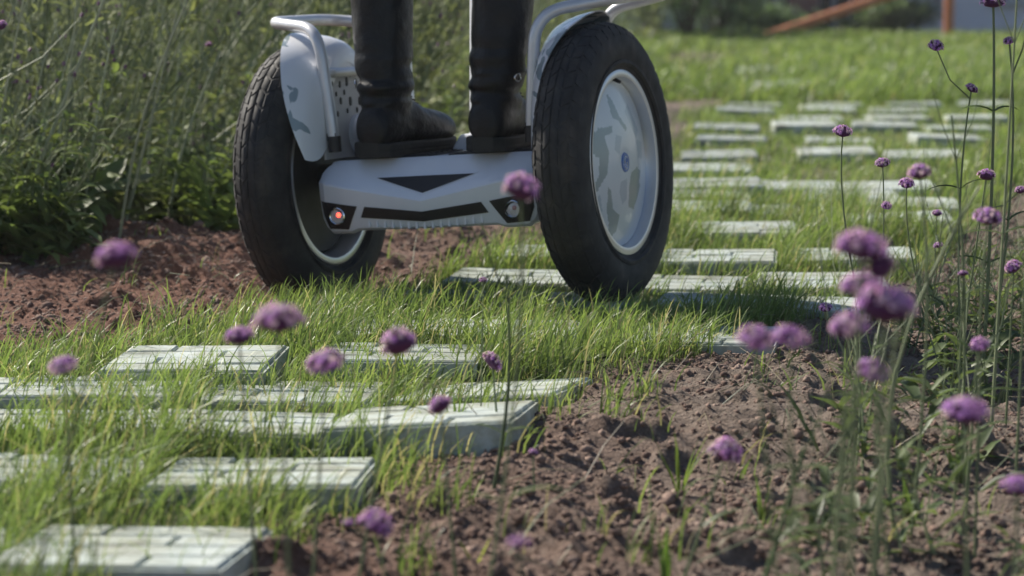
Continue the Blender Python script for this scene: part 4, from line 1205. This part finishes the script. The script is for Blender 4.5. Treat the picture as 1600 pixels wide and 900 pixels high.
def make_fender(s):
    f = empty("mudguard"); f.parent = scooter; f.location = (0, 0, RAX)
    X0 = 0.207
    A = catmull([(X0, a, b) for a, b in INNER]); B = catmull([(x, a, b) for a, b, x in EDGE])
    C0 = Vector((0, -0.02, 0.11))
    mb = MB(); rows = []
    for p, q in zip(A, B):
        out = Vector((0, p.y - C0.y, p.z - C0.z)).normalized()
        d = q - p
        n_ = Vector((0, out.y, out.z))
        pts = [p - n_ * 0.030 + Vector((0.0, 0, 0)), p - n_ * 0.006, p + d * 0.05 + n_ * 0.001, p + d * 0.18 + n_ * 0.007, p + d * 0.40 + n_ * 0.0085, p + d * 0.65 + n_ * 0.0065, p + d * 0.88 + n_ * 0.003, q,
               q - n_ * 0.0028 + Vector((-0.001, 0, 0)), p + d * 0.6 + n_ * 0.002, p + d * 0.2 + n_ * 0.002, p + Vector((0.004, 0, 0)) - n_ * 0.006, p + Vector((0.004, 0, 0)) - n_ * 0.030]
        rows.append([(s * v.x, v.y, v.z) for v in pts])
    mb.grid(rows, close_u=True)
    for r_ in (rows[0], rows[-1]): mb.face([mb.vert(p) for p in r_])
    mb.build("fender_arch", M_CAMO, f, fix=True, angle=50)
    D = [(p.y, p.z, 0) for p in A]; ctr = C0
    # inner panel (grey, lower part) and the smooth upper plate
    def inset(y, z, d):
        c = (ctr - Vector((0, y, z))); c.normalize(); return (y + c.y * d, z + c.z * d)
    up_ = [inset(y, z, 0.026) for y, z, i in D if z > 0.185]
    lo_ = [inset(y, z, 0.026) for y, z, i in D if z <= 0.166]
    left = [p for p in lo_ if p[0] < 0]; right = [p for p in lo_ if p[0] > 0]
    left = [(left[0][0], 0.035)] + left; right = right + [(right[-1][0], 0.035)]
    mb = MB()
    poly = [(s * (X0 + 0.0015), y, z) for y, z in left] + [(s * (X0 + 0.0015), left[-1][0] + 0.002, 0.186), (s * (X0 + 0.0015), right[0][0] - 0.002, 0.186)] + [(s * (X0 + 0.0015), y, z) for y, z in right]
    mb.prism(poly, (s * 0.004, 0, 0)); mb.build("inner_panel", M_GREYPANEL, f, fix=True, smooth=False)
    mb = MB()
    poly = [(s * (X0 + 0.001), up_[0][0] - 0.004, 0.190)] + [(s * (X0 + 0.001), y, z) for y, z in up_] + [(s * (X0 + 0.001), up_[-1][0] + 0.004, 0.190)]
    mb.prism(poly, (s * 0.004, 0, 0)); mb.build("upper_panel", M_CAMO, f, fix=True, smooth=False)
    mb = MB()
    xb = s * (X0 - 0.010)
    mb.tube(smooth_path([(s * (X0 + 0.004), -0.090, 0.190), (xb, -0.082, 0.190), (xb, 0.066, 0.190), (s * (X0 + 0.004), 0.074, 0.190)], 0.012), 0.0085, n=14); mb.build("cross_bar", M_TUBE, f)
    # vent slots: flat black ellipses, the dark of the openings put in colour
    sl = MB()
    for L, wd in ((1, 1),):
        pl = [(0, 0.0042 * math.cos(a), 0.0085 * math.sin(a)) for a in np.linspace(0, 2 * math.pi, 14, endpoint=False)]
        sl.prism(pl, (s * 0.002, 0, 0))
    SLm = sl.mesh("vent_slot", [M_BLACK], smooth=False)
    for (y, z, k) in ((-0.060, 0.170, .6), (-0.030, 0.168, .75), (-0.002, 0.172, 1), (0.034, 0.168, 1), (0.062, 0.164, .8), (-0.046, 0.151, .5), (-0.014, 0.153, .55), (-0.03, 0.138, .8), (0.008, 0.136, 1), (0.045, 0.135, 1), (0.072, 0.135, .8), (-0.006, 0.119, .55), (0.032, 0.119, .6), (-0.045, 0.115, .6), (0.066, 0.118, .6)):
        o = link_mesh("vent_slot", SLm, f); o.location = (s * (X0 - 0.0003), y, z); o.scale = (1, k, k)
    mb = MB()
    rows = []
    for r_, x in ((0.037, 0.002), (0.036, -0.006), (0.031, -0.010), (0.015, -0.012), (0.0005, -0.0125)):
        rows.append([(s * (X0 + x), 0.03 + r_ * math.cos(2 * math.pi * k / 36), 0.075 + r_ * math.sin(2 * math.pi * k / 36)) for k in range(36)])
    mb.grid(rows, close_u=True); mb.build("hub_dome", M_WHITE, f, fix=True)
    return f
for s in (-1, 1): make_fender(s)

# guard rails of bent tube
for s in (-1, 1):
    mb = MB()
    pts = [(s * 0.193, -0.094, 0.304), (s * 0.195, -0.094, 0.335), (s * 0.213, -0.090, 0.520), (s * 0.362, 0.000, 0.540), (s * 0.352, 0.210, 0.542), (s * 0.205, 0.245, 0.520), (s * 0.191, 0.215, 0.300)]
    mb.tube(smooth_path(pts, 0.055, 8), 0.0108, n=16)
    g = mb.build("guard_rail", M_TUBE, scooter)
    for y in (-0.094, 0.215):
        mb = MB()
        mb.box((min(s * 0.186, s * 0.204), y - 0.008, 0.318), (max(s * 0.186, s * 0.204), y + 0.008, 0.332))
        mb.tube([(s * 0.193, y, 0.298), (s * 0.193, y, 0.3265)], 0.0118, n=14)
        mb.build("rail_clamp", M_BLACK, g, smooth=False)

# steering column, leaning with the rider's turn
mb = MB()
mb.prism([(-0.046, 0.075, 0.2805), (0.046, 0.075, 0.2805), (0.030, 0.085, 0.312), (-0.030, 0.085, 0.312)], (0, 0.05, 0))
mb.build("column_foot", M_WHITE, scooter, smooth=False, bevel=0.006)
COLT = Vector((0.045, 0.16, 1.235))
mb = MB()
rows = []
for t in np.linspace(0, 1, 9):
    p = Vector((0.004, 0.11, 0.300)).lerp(COLT, t); a, b = 0.021 - 0.006 * t, 0.028 - 0.010 * t
    rows.append([(p.x + a * math.cos(2 * math.pi * k / 24), p.y + b * math.sin(2 * math.pi * k / 24), p.z) for k in range(24)])
mb.grid(rows, close_u=True)
mb.face([mb.vert(p) for p in rows[-1]])
mb.build("steering_column", M_WHITE, scooter, fix=True)
mb = MB()
bar = [COLT + Vector((x, y, z)) for x, y, z in ((-0.29, -0.06, 0.01), (-0.16, -0.045, 0.02), (-0.08, 0, 0.0), (0.08, 0, 0.0), (0.16, -0.045, 0.02), (0.29, -0.06, 0.01))]
mb.tube(smooth_path(bar, 0.05), 0.0125, n=14)
hb = mb.build("handlebar", M_TUBE, scooter)
for a, b in ((bar[0], bar[1]), (bar[5], bar[4])):
    mb = MB(); mb.tube([a + (a - b) * 0.03, a + (b - a) * 0.8], 0.0165, n=14); mb.build("grip", M_BLACK, hb)

# ------------------------------------------------------------------ the rider
def apply_mods(o):
    dg = bpy.context.evaluated_depsgraph_get()
    me = bpy.data.meshes.new_from_object(o.evaluated_get(dg))
    old = o.data; o.modifiers.clear(); o.data = me
    bpy.data.meshes.remove(old)
    return o
def skin_obj(name, joints, edges, root, mat, parent=None, levels=2):
    me = bpy.data.meshes.new(name)
    me.from_pydata([j[0] for j in joints], edges, [])
    o = link_mesh(name, me, None)
    sk = o.modifiers.new("skin", 'SKIN'); sk.use_smooth_shade = True
    for i, j in enumerate(joints):
        r_ = j[1] if hasattr(j[1], '__len__') else (j[1], j[1])
        me.skin_vertices[0].data[i].radius = r_
        me.skin_vertices[0].data[i].use_root = (i == root)
    sb = o.modifiers.new("sub", 'SUBSURF'); sb.levels = sb.render_levels = levels
    apply_mods(o)
    o.data.materials.clear(); o.data.materials.append(mat)
    o.data.shade_smooth()
    if parent is not None: o.parent = parent
    return o
foot_c = MV @ Vector((0.005, -0.055, 0.2862))
MP = Matrix.Translation(foot_c) @ Matrix.Rotation(-PHI, 4, 'Z')
MPI = MP.inverted()
def from_scooter(x, y, z): return MPI @ (MV @ Vector((x, y, z)))
Lf = from_scooter(-0.108, -0.055, 0.2862); Rf = from_scooter(0.108, -0.055, 0.2862)       # under the ankles
grips = [from_scooter(*(bar[0].lerp(bar[1], 0.35))), from_scooter(*(bar[5].lerp(bar[4], 0.35)))]
def leg_ring(F_, s, z):
    """centre line of a leg at height z above the sole"""
    top = Vector((s * 0.088, -0.01, 0.86)); t = (z - 0.1) / (0.86 - F_.z - 0.1)
    p = Vector((F_.x, -0.005, 0)).lerp(Vector((top.x, top.y, 0)), max(0, t))
    bul = 0.036 if s < 0 else 0.016
    return (p.x + s * bul * math.sin(math.pi * min(1, max(0, t))), p.y + 0.035 * math.sin(math.pi * min(1, max(0, t))), F_.z + z)
J, E_ = [], []
def j(p, r_): J.append((tuple(p), r_)); return len(J) - 1
def ln_(a, b): E_.append((a, b))
pel = j((0, -0.01, 0.93), (0.145, 0.10)); sp1 = j((0, 0.0, 1.08), (0.135, 0.095)); sp2 = j((0, 0.015, 1.26), (0.155, 0.105)); nk = j((0, 0.01, 1.44), (0.065, 0.062)); nk2 = j((0, 0.02, 1.51), (0.055, 0.055)); hd = j((0, 0.03, 1.60), (0.078, 0.095)); hd2 = j((0, 0.025, 1.69), (0.07, 0.088))
for a, b in ((pel, sp1), (sp1, sp2), (sp2, nk), (nk, nk2), (nk2, hd), (hd, hd2)): ln_(a, b)
for s, F_, G_ in ((-1, Lf, grips[0]), (1, Rf, grips[1])):
    hip = j((s * 0.095, -0.01, 0.86), 0.085); kn = j(leg_ring(F_, s, 0.49 - F_.z), 0.045); cf = j(leg_ring(F_, s, 0.33), 0.040); an = j((F_.x, 0.0, F_.z + 0.10), 0.036); hl = j((F_.x, 0.02, F_.z + 0.045), 0.036); to = j((F_.x - s * 0.0, 0.15, F_.z + 0.03), (0.035, 0.022))
    for a, b in ((pel, hip), (hip, kn), (kn, cf), (cf, an), (an, hl), (hl, to)): ln_(a, b)
    sh = j((s * 0.175, 0.01, 1.37), 0.055); sh0 = j((s * 0.09, 0.01, 1.37), 0.07)
    el = j((s * 0.26, 0.06, 1.12), 0.042); wr = G_ + Vector((-s * 0.015, -0.075, 0.025)); w_ = j(wr, 0.026); pm = j(G_ + Vector((0, -0.03, 0.026)), (0.036, 0.018))
    for a, b in ((sp2, sh0), (sh0, sh), (sh, el), (el, w_), (w_, pm)): ln_(a, b)
    for k in range(4):
        o_ = Vector(((k - 1.5) * 0.020 * 1.0, 0, 0)); L = (0.9, 1.0, 0.95, 0.78)[k if s > 0 else 3 - k]
        a0 = j(G_ + o_ + Vector((0, -0.005, 0.028)), 0.009); a1 = j(G_ + o_ + Vector((0, 0.024 * L, 0.012)), 0.0085); a2 = j(G_ + o_ + Vector((0, 0.022 * L, -0.014)), 0.008); a3 = j(G_ + o_ + Vector((0, 0.002, -0.026)), 0.007)
        for a, b in ((pm, a0), (a0, a1), (a1, a2), (a2, a3)): ln_(a, b)
    t0 = j(G_ + Vector((-s * 0.036, -0.030, 0.006)), 0.011); t1 = j(G_ + Vector((-s * 0.040, -0.012, -0.018)), 0.009); t2 = j(G_ + Vector((-s * 0.032, 0.012, -0.022)), 0.008)
    for a, b in ((w_, t0), (t0, t1), (t1, t2)): ln_(a, b)
person = skin_obj("person", J, E_, pel, M_SKIN, None, 1)
person.matrix_world = MP
tag(person, "rider in dark trousers and black leather boots standing on the scooter deck", "person")
def child(o): o.parent = person; return o
# head details
mb = MB()
rows = []
for i in range(13):
    ph = math.pi * i / 12; rr_ = math.sin(ph)
    rows.append([(0.079 * rr_ * math.cos(2 * math.pi * k / 24), 0.03 + 0.098 * rr_ * math.sin(2 * math.pi * k / 24) * (1.0 if math.sin(2 * math.pi * k / 24) < 0 else 0.94 + 0.06 * math.cos(ph)), 1.635 + 0.118 * math.cos(ph)) for k in range(24)])
mb.grid(rows, close_u=True); child(mb.build("head", M_SKIN, fix=True))
mb = MB(); mb.prism([(-0.010, 0.122, 1.615), (0.010, 0.122, 1.615), (0.016, 0.124, 1.585), (0.0, 0.150, 1.590), (-0.016, 0.124, 1.585)], (0, -0.02, 0.004)); child(mb.build("nose", M_SKIN, fix=True, bevel=0.004))
for s in (-1, 1):
    mb = MB(); mb.tube([(s * 0.030 - 0.012, 0.121, 1.632), (s * 0.030, 0.1255, 1.634), (s * 0.030 + 0.012, 0.121, 1.632)], [0.003, 0.006, 0.003], n=8); child(mb.build("eye", M_BLACK))
    mb = MB(); mb.tube([(s * 0.078, 0.02, 1.595), (s * 0.088, 0.008, 1.62), (s * 0.084, 0.012, 1.648)], [0.008, 0.011, 0.009], n=8); child(mb.build("ear", M_SKIN))
mb = MB(); mb.tube([(-0.022, 0.1195, 1.562), (0, 0.1265, 1.560), (0.022, 0.1195, 1.562)], [0.003, 0.005, 0.003], n=8); child(mb.build("mouth", noise_mat("lips", [(0.3, (0.35, 0.15, 0.12)), (0.7, (0.42, 0.19, 0.15))], 30)))
mb = MB()
rows = []
for i in range(9):
    ph = math.pi * 0.62 * i / 8; rr_ = math.sin(ph)
    rows.append([(0.087 * rr_ * math.cos(2 * math.pi * k / 28) * (1 + 0.03 * math.sin(5 * k)), 0.022 + (0.106 if math.sin(2 * math.pi * k / 28) < 0 else 0.098) * rr_ * math.sin(2 * math.pi * k / 28), 1.645 + 0.124 * math.cos(ph) + (0.06 * max(0, math.sin(2 * math.pi * k / 28)) * (i / 8) ** 2)) for k in range(28)])
mb.grid(rows, close_u=True); child(mb.build("hair", M_HAIR, fix=True))

def loft_rings(mb, rings, n=40):
    """rings: (centre, rx, ry, noise seed offset) stacked roughly upwards"""
    rows = []
    for (c, rx, ry, fold) in rings:
        row = []
        for k in range(n):
            a = 2 * math.pi * k / n
            w = 1 + fold * (math.sin(3 * a + c[2] * 95) * 0.5 + math.sin(5 * a - c[2] * 150 + c[0] * 9) * 0.35 + math.sin(2 * a + c[2] * 60) * 0.4)
            row.append((c[0] + rx * w * math.cos(a), c[1] + ry * w * math.sin(a), c[2]))
        rows.append(row)
    mb.grid(rows, close_u=True)
    return rows
mb = MB()
for s, F_ in ((-1, Lf), (1, Rf)):
    prof = [(0.262, 0.048, 0.056, 0.03), (0.275, 0.050, 0.058, 0.03), (0.300, 0.0535, 0.061, 0.03), (0.315, 0.0585, 0.066, 0.04), (0.33, 0.060, 0.068, 0.04), (0.36, 0.0605, 0.069, 0.03), (0.42, 0.062, 0.070, 0.03), (0.48, 0.066, 0.073, 0.04), (0.56, 0.073, 0.082, 0.02), (0.68, 0.083, 0.092, 0.015), (0.80, 0.090, 0.098, 0.01)]
    rings = [(leg_ring(F_, s, z), a, b, f) for z, a, b, f in prof if F_.z + z < 0.84]
    rings.append(((s * 0.080, -0.01, 0.885), 0.092, 0.112, 0.0))
    loft_rings(mb, rings)
loft_rings(mb, [((0, -0.01, 0.82), 0.10, 0.09, 0), ((0, -0.01, 0.86), 0.168, 0.122, 0), ((0, -0.01, 0.94), 0.172, 0.122, 0), ((0, -0.005, 1.02), 0.155, 0.112, 0)])
child(mb.build("trousers", M_TROUSER, fix=True, angle=70))
mb = MB()
rows_j = [((0, -0.01, 0.90), 0.186, 0.136, 0.01), ((0, -0.005, 0.99), 0.176, 0.130, 0.02), ((0, 0, 1.10), 0.172, 0.126, 0.02), ((0, 0.012, 1.24), 0.190, 0.136, 0.015), ((0, 0.014, 1.34), 0.200, 0.128, 0.01), ((0, 0.012, 1.41), 0.150, 0.100, 0), ((0, 0.012, 1.45), 0.078, 0.076, 0), ((0, 0.016, 1.475), 0.072, 0.072, 0)]
loft_rings(mb, rows_j)
for s, G_ in ((-1, grips[0]), (1, grips[1])):
    wr = G_ + Vector((-s * 0.012, -0.07, 0.025))
    p = [Vector((s * 0.13, 0.012, 1.375)), Vector((s * 0.19, 0.012, 1.35)), Vector((s * 0.235, 0.035, 1.22)), Vector((s * 0.262, 0.06, 1.12)), Vector((s * 0.262, 0.06, 1.12)).lerp(wr, 0.5), wr]
    mb.tube(p, [0.070, 0.068, 0.058, 0.052, 0.046, 0.038], n=20, cap=False)
child(mb.build("jacket", M_JACKET, fix=True, angle=70))
# boots: foot loft and shaft loft fused by a fine remesh
def boot(F_, yaw, s):
    mb = MB()
    # foot cross sections from heel to toe: y, half width, height, x shift
    sec = [(-0.070, 0.014, 0.055), (-0.066, 0.026, 0.078), (-0.055, 0.034, 0.092), (-0.03, 0.0385, 0.105), (0.0, 0.0395, 0.112), (0.03, 0.040, 0.108), (0.06, 0.0435, 0.100), (0.09, 0.047, 0.088), (0.12, 0.050, 0.081), (0.15, 0.051, 0.077), (0.175, 0.048, 0.072), (0.195, 0.039, 0.061), (0.208, 0.025, 0.046), (0.213, 0.010, 0.031)]
    rows = []
    sec = [(y * (0.93 if y > 0 else 1), hw, hh) for y, hw, hh in sec]
    for y, hw, hh in sec:
        row = []
        for k in range(24):
            a = 2 * math.pi * k / 24
            ca, sa = math.cos(a), math.sin(a)
            z = 0.018 + (hh - 0.018) * 0.5 * (1 + (abs(sa) ** 0.75) * (1 if sa > 0 else -1))
            wid = hw * (abs(ca) ** 0.8) * (1 if ca > 0 else -1) * (1 - 0.22 * max(0, sa))
            row.append((wid + s * -0.006 * max(0, y) / 0.2, y, z))
        rows.append(row)
    mb.grid(rows, close_u=True)
    for r_ in (rows[0], rows[-1]): mb.face([mb.vert(p) for p in r_])
    sh = MB()
    rings = []
    zs = [0.045, 0.058, 0.070] + [0.080 + 0.0062 * q for q in range(36)]
    rw = random.Random(5 + s)
    for q, z in enumerate(zs):
        w = 0.0
        if z > 0.075:
            amp = 0.0028 if z < 0.140 else 0.0010 if z < 0.18 else 0.0
            w = amp * (math.sin(q * 1.55 + s) * 0.7 + rw.uniform(-0.8, 0.8))
        rx = float(np.interp(z, [0.045, 0.07, 0.09, 0.12, 0.16, 0.20, 0.25, 0.30], [0.034, 0.0385, 0.042, 0.0455, 0.0490, 0.0510, 0.0535, 0.0555])) + w
        ry = float(np.interp(z, [0.045, 0.07, 0.09, 0.12, 0.16, 0.20, 0.25, 0.30], [0.050, 0.058, 0.058, 0.057, 0.0585, 0.060, 0.0615, 0.0635])) + w
        c_ = leg_ring(F_, s, z)
        t_ = float(np.interp(z, [0.06, 0.14], [0, 1])); wv = 0.003 * t_ * float(np.interp(z, [0.13, 0.20], [1, 0.08]))
        rings.append((((c_[0] - F_.x) * t_ + wv * math.sin(q * 0.7), (c_[1] - F_.y + 0.0) * t_ - 0.003 * t_ + wv * math.sin(q * 1.0 + 1), z), rx, ry, 0.045 if 0.075 < z < 0.14 else 0.018 if z < 0.17 else 0.006))
    rr_ = loft_rings(sh, rings, 36)
    for r_ in (rr_[0], rr_[-1]): sh.face([sh.vert(p) for p in r_])
    off = len(mb.v)
    mb.v += sh.v; mb.c += sh.c; mb.f += [tuple(i + off for i in f) for f in sh.f]; mb.mi += sh.mi
    o = mb.build("boot", M_LEATHER, None, fix=True)
    rm = o.modifiers.new("fuse", 'REMESH'); rm.mode = 'VOXEL'; rm.voxel_size = 0.0030
    sm = o.modifiers.new("soften", 'SMOOTH'); sm.factor = 0.5; sm.iterations = 9
    apply_mods(o); o.data.materials.clear(); o.data.materials.append(M_LEATHER); o.data.shade_smooth()
    child(o); o.location = F_; o.rotation_euler = (0, 0, yaw)
    # sole
    mb = MB()
    ol = [(-0.074, 0.0), (-0.070, 0.020), (-0.055, 0.037), (-0.03, 0.0425), (0.0, 0.041), (0.03, 0.041), (0.06, 0.0435), (0.09, 0.048), (0.12, 0.051), (0.15, 0.0515), (0.178, 0.047), (0.198, 0.037), (0.211, 0.022), (0.217, 0.0)]
    ol = [(y * (0.93 if y > 0 else 1), x) for y, x in ol]
    P = [(x + s * -0.006 * max(0, y) / 0.2, y) for y, x in ol] + [(-x + s * -0.006 * max(0, y) / 0.2, y) for y, x in reversed(ol[1:-1])]
    mb.grid([[(x * k, y, z) for x, y in P] for z, k in ((0.0, 0.97), (0.002, 0.99), (0.009, 1.0), (0.010, 0.985), (0.012, 0.985), (0.013, 1.0), (0.022, 1.0), (0.025, 0.95))], close_u=True)
    mb.face([mb.vert((x * 0.97, y, 0)) for x, y in P]); mb.face([mb.vert((x * 0.95, y, 0.025)) for x, y in P])
    mb.build("sole", M_SOLE, o, fix=True, angle=30)
    a = -2.6 if s < 0 else -0.35
    c = Vector((0.0505 * math.cos(a), -0.006 + 0.0600 * math.sin(a), 0.128)); tn = Vector((-math.sin(a), math.cos(a), 0)); nn = Vector((math.cos(a), math.sin(a), 0))
    mb = MB()
    q = [c + tn * (0.008 * math.cos(t)) + Vector((0, 0, 0.0065 * math.sin(t))) + nn * 0.002 for t in np.linspace(0, 2 * math.pi, 17)]
    mb.tube(q, 0.0015, n=7, cap=False)
    mb.build("metal_ring", M_CHROME, o)  # small chrome ring on the boot shaft
    mb = MB()
    for k in range(6):
        y_, z_ = 0.105 - k * 0.012, 0.079 + k * 0.0065
        mb.tube([(-0.022, y_, z_ - 0.004), (0, y_ - 0.003, z_ + 0.0035), (0.022, y_ - 0.006, z_ - 0.002)], 0.0018, n=5)
    mb.build("laces", M_SOLE, o)
boot(Lf, R(-3), -1)
boot(Rf, R(3), 1)

# ------------------------------------------------------------------ far background
def bk(px, D): return (px - 800) / FPX * D
BY = 26.8
M_BRICK = None
def brick_mat():
    m, n, b = new_mat("red_brick")
    tc = N(n, "ShaderNodeTexCoord"); mp = N(n, "ShaderNodeMapping"); mp.inputs["Rotation"].default_value = (math.pi / 2, 0, 0)
    t = N(n, "ShaderNodeTexBrick"); n.links.new(tc.outputs['Object'], mp.inputs[0]); n.links.new(mp.outputs[0], t.inputs[0])
    t.inputs["Color1"].default_value = (0.30, 0.12, 0.10, 1); t.inputs["Color2"].default_value = (0.24, 0.10, 0.09, 1); t.inputs["Mortar"].default_value = (0.25, 0.22, 0.2, 1)
    t.inputs["Scale"].default_value = 4.5
    n.links.new(t.outputs[0], b.inputs[0]); b.inputs["Roughness"].default_value = 0.85
    return m
M_BRICK = brick_mat()
M_RENDER = noise_mat("pale_lilac_render", [(0.3, (0.74, 0.73, 0.82)), (0.7, (0.80, 0.79, 0.87))], 1.5, rough=0.8)
M_GLASS = noise_mat("dark_window_glass", [(0.3, (0.02, 0.025, 0.04)), (0.7, (0.035, 0.04, 0.06))], 0.8, rough=0.08)
M_ORANGE = noise_mat("orange_painted_pole", [(0.3, (0.48, 0.16, 0.07)), (0.7, (0.62, 0.23, 0.10))], 4, rough=0.55, bump_s=0.2)
M_CONC = noise_mat("grey_concrete", [(0.3, (0.48, 0.48, 0.52)), (0.7, (0.56, 0.56, 0.60))], 2.5, rough=0.85)
M_ROOF = noise_mat("roof_sheet", [(0.3, (0.10, 0.10, 0.12)), (0.7, (0.16, 0.15, 0.17))], 3, rough=0.7)
def building(label, x0, x1, y0, depth, h, wall_mat, wins, pillars, pil_mat):
    e = empty("building", ((x0 + x1) / 2, y0, 0))
    ox = (x0 + x1) / 2
    mb = MB(); mb.box((x0 - ox, 0, -0.3), (x1 - ox, depth, h)); mb.build("wall", wall_mat, e, smooth=False)
    mb = MB(); mb.box((x0 - ox - 0.4, -0.5, h + .002), (x1 - ox + 0.4, depth + 0.4, h + 0.25)); mb.build("roof", M_ROOF, e, smooth=False)
    for wx0, wx1, z0, z1 in wins:
        mb = MB(); t = 0.07
        for lo, hi in (((wx0 - t, -0.09, z0 - t), (wx0, -0.003, z1 + t)), ((wx1, -0.09, z0 - t), (wx1 + t, -0.003, z1 + t)), ((wx0, -0.088, z1), (wx1, -0.003, z1 + t)), ((wx0, -0.088, z0 - t), (wx1, -0.003, z0)), (((wx0 + wx1) / 2 - 0.025, -0.07, z0), ((wx0 + wx1) / 2 + 0.025, -0.003, z1))):
            mb.box((lo[0] - ox, lo[1], lo[2]), (hi[0] - ox, hi[1], hi[2]))
        w = mb.build("window", M_CONC, e, smooth=False)
        mb = MB(); mb.box((wx0 - ox, -0.035, z0), (wx1 - ox, -0.004, z1)); mb.build("pane", M_GLASS, w, smooth=False)
    for p0, p1 in pillars:
        mb = MB(); mb.box((p0 - ox, -0.35, -0.3), (p1 - ox, -0.003, h - .01)); mb.build("pillar", pil_mat, e, smooth=False)
    tag(e, label, "building")
X = lambda px: bk(px, BY)
building("brick fronted building with dark windows behind the meadow", X(1120), X(1392), BY, 6, 3.6, M_CONC,
         [(X(1138), X(1160), 0.0, 2.2), (X(1180), X(1204), 0.0, 2.2), (X(1276), X(1322), -0.1, 2.4), (X(1346), X(1386), 0.25, 2.3)], [(X(1228), X(1270)), (X(1328), X(1340))], M_BRICK)
building("pale lilac rendered building at the upper right behind the meadow", X(1396), X(1760), BY - 0.6, 7, 4.2, M_RENDER,
         [(bk(1442, 26.2), bk(1462, 26.2), 0.28, 1.6), (bk(1556, 26.2), bk(1592, 26.2), 0.36, 1.8), (bk(1640, 26.2), bk(1690, 26.2), .5, 1.9)], [], M_BRICK)
building("grey concrete building behind the left end of the meadow", X(820), X(1112), BY + 2, 6, 3.2, M_CONC, [(X(880), X(930), .6, 2.0), (X(980), X(1040), .6, 2.0)], [], M_BRICK)
# orange poles
p0, p1 = at(1150, 72, 24.0), at(1372, -2, 24.0)
p0.z = hz(p0.x, p0.y) - 0.05
d = (p1 - at(1150, 72, 24.0)).normalized()
mb = MB(); mb.tube([p0 * 0 , d * 2.9], [0.042, 0.042], n=14)
pole = empty("leaning_pole", p0); mb.build("shaft", M_ORANGE, pole)
mb = MB(); q = d * 2.9; mb.tube([q + Vector((0.06, 0.02, -q.z - 0.1)), q + Vector((0.06, 0.02, 0.15))], 0.04, n=12); mb.build("support_post", M_ORANGE, pole)
tag(pole, "slanting orange pole rising right in front of the brick building", "pole")
p = Vector((bk(1479, 24.4), 24.4, -0.1))
mb = MB(); mb.tube([(0, 0, 0), (0.01, 0, 1.2), (0, 0, 2.4)], [0.045, 0.045, 0.043], n=14)
post = empty("orange_post", p); mb.build("shaft", M_ORANGE, post)
mb = MB(); mb.lathe([(2.4, 0.06), (2.44, 0.06), (2.46, 0.001)], n=14); o = mb.build("cap", M_DARK, post); o.rotation_euler = (0, -math.pi / 2, 0)
tag(post, "upright orange post before the pale lilac building", "post")
# bushes beyond the meadow
def bush(label, x, y, w, h, seed, green):
    r_ = random.Random(seed)
    e = empty("bush", (x, y, 0)); st, lf = MB(), MB(); st.col = (0.08, 0.06, 0.04)
    cl = []
    for i in range(11):
        a = r_.uniform(0, 6.28); q = Vector((math.cos(a) * w * r_.uniform(.1, .8), math.sin(a) * w * r_.uniform(.1, .7), h * r_.uniform(.3, 0.95)))
        st.tube([(0, 0, -0.05), q * 0.5 + Vector((0, 0, .05)), q], [0.02, 0.012, 0.005], n=5, cap=False); cl.append(q)
    for i in range(2600):
        c = r_.choice(cl); sd = Vector((r_.gauss(0, .2 * w + .05), r_.gauss(0, .2 * w + .05), r_.gauss(0, .16 * h)))
        p_ = c + sd; p_.z = max(0.02, p_.z); k = r_.uniform(.5, 1.6); lf.col = tuple(g * k for g in green)
        lf.leaf(p_, (r_.gauss(0, 1), r_.gauss(0, 1), r_.gauss(0.2, .6)), r_.uniform(.05, .10), r_.uniform(.02, .04), nseg=2)
    st.build("branches", M_STEM, e, colours=True); lf.build("foliage", M_LEAF, e, colours=True, smooth=False)
    tag(e, label, "bush", "bushes in front of the buildings")
for k, (px, D, w, h, g, lb) in enumerate([(1075, 24.2, .75, 1.5, (0.180, 0.284, 0.128), "tall dark green bush left of the brick pillar building's windows"), (1120, 25.2, .45, .7, (0.167, 0.245, 0.154), "low dark bush left of the pale patch beside the windows"), (1190, 25.8, .5, .26, (0.180, 0.258, 0.154), "low bush at the foot of the grey wall beside the brick pillar"),
    (1020, 23.6, .8, 1.7, (0.206, 0.310, 0.141), "large bush right of the big wheel's top"), (930, 24.5, .8, 1.6, (0.193, 0.284, 0.141), "bush behind the right guard rail"), (1385, 25.6, .35, .3, (0.154, 0.206, 0.128), "small dark bush between the two buildings")]):
    bush(lb, bk(px, D), D, w, h, 500 + k, g)

# thin even haze volume over the field, added to lift the dark tones
mb = MB(); mb.box((-520, -75, -1.3), (520, 1000, 6.0))
m = bpy.data.materials.new("thin_haze"); m.use_nodes = True
n = m.node_tree; n.nodes.remove(n.nodes["Principled BSDF"])
v = n.nodes.new("ShaderNodeVolumePrincipled"); v.inputs["Color"].default_value = (0.93, 0.94, 0.97, 1); v.inputs["Density"].default_value = 0.0011; v.inputs["Anisotropy"].default_value = 0.3
n.links.new(v.outputs[0], n.nodes["Material Output"].inputs["Volume"])
hzo = mb.build("haze", m, smooth=False); tag(hzo, "thin pale haze in the air over the field", None, None, "stuff")
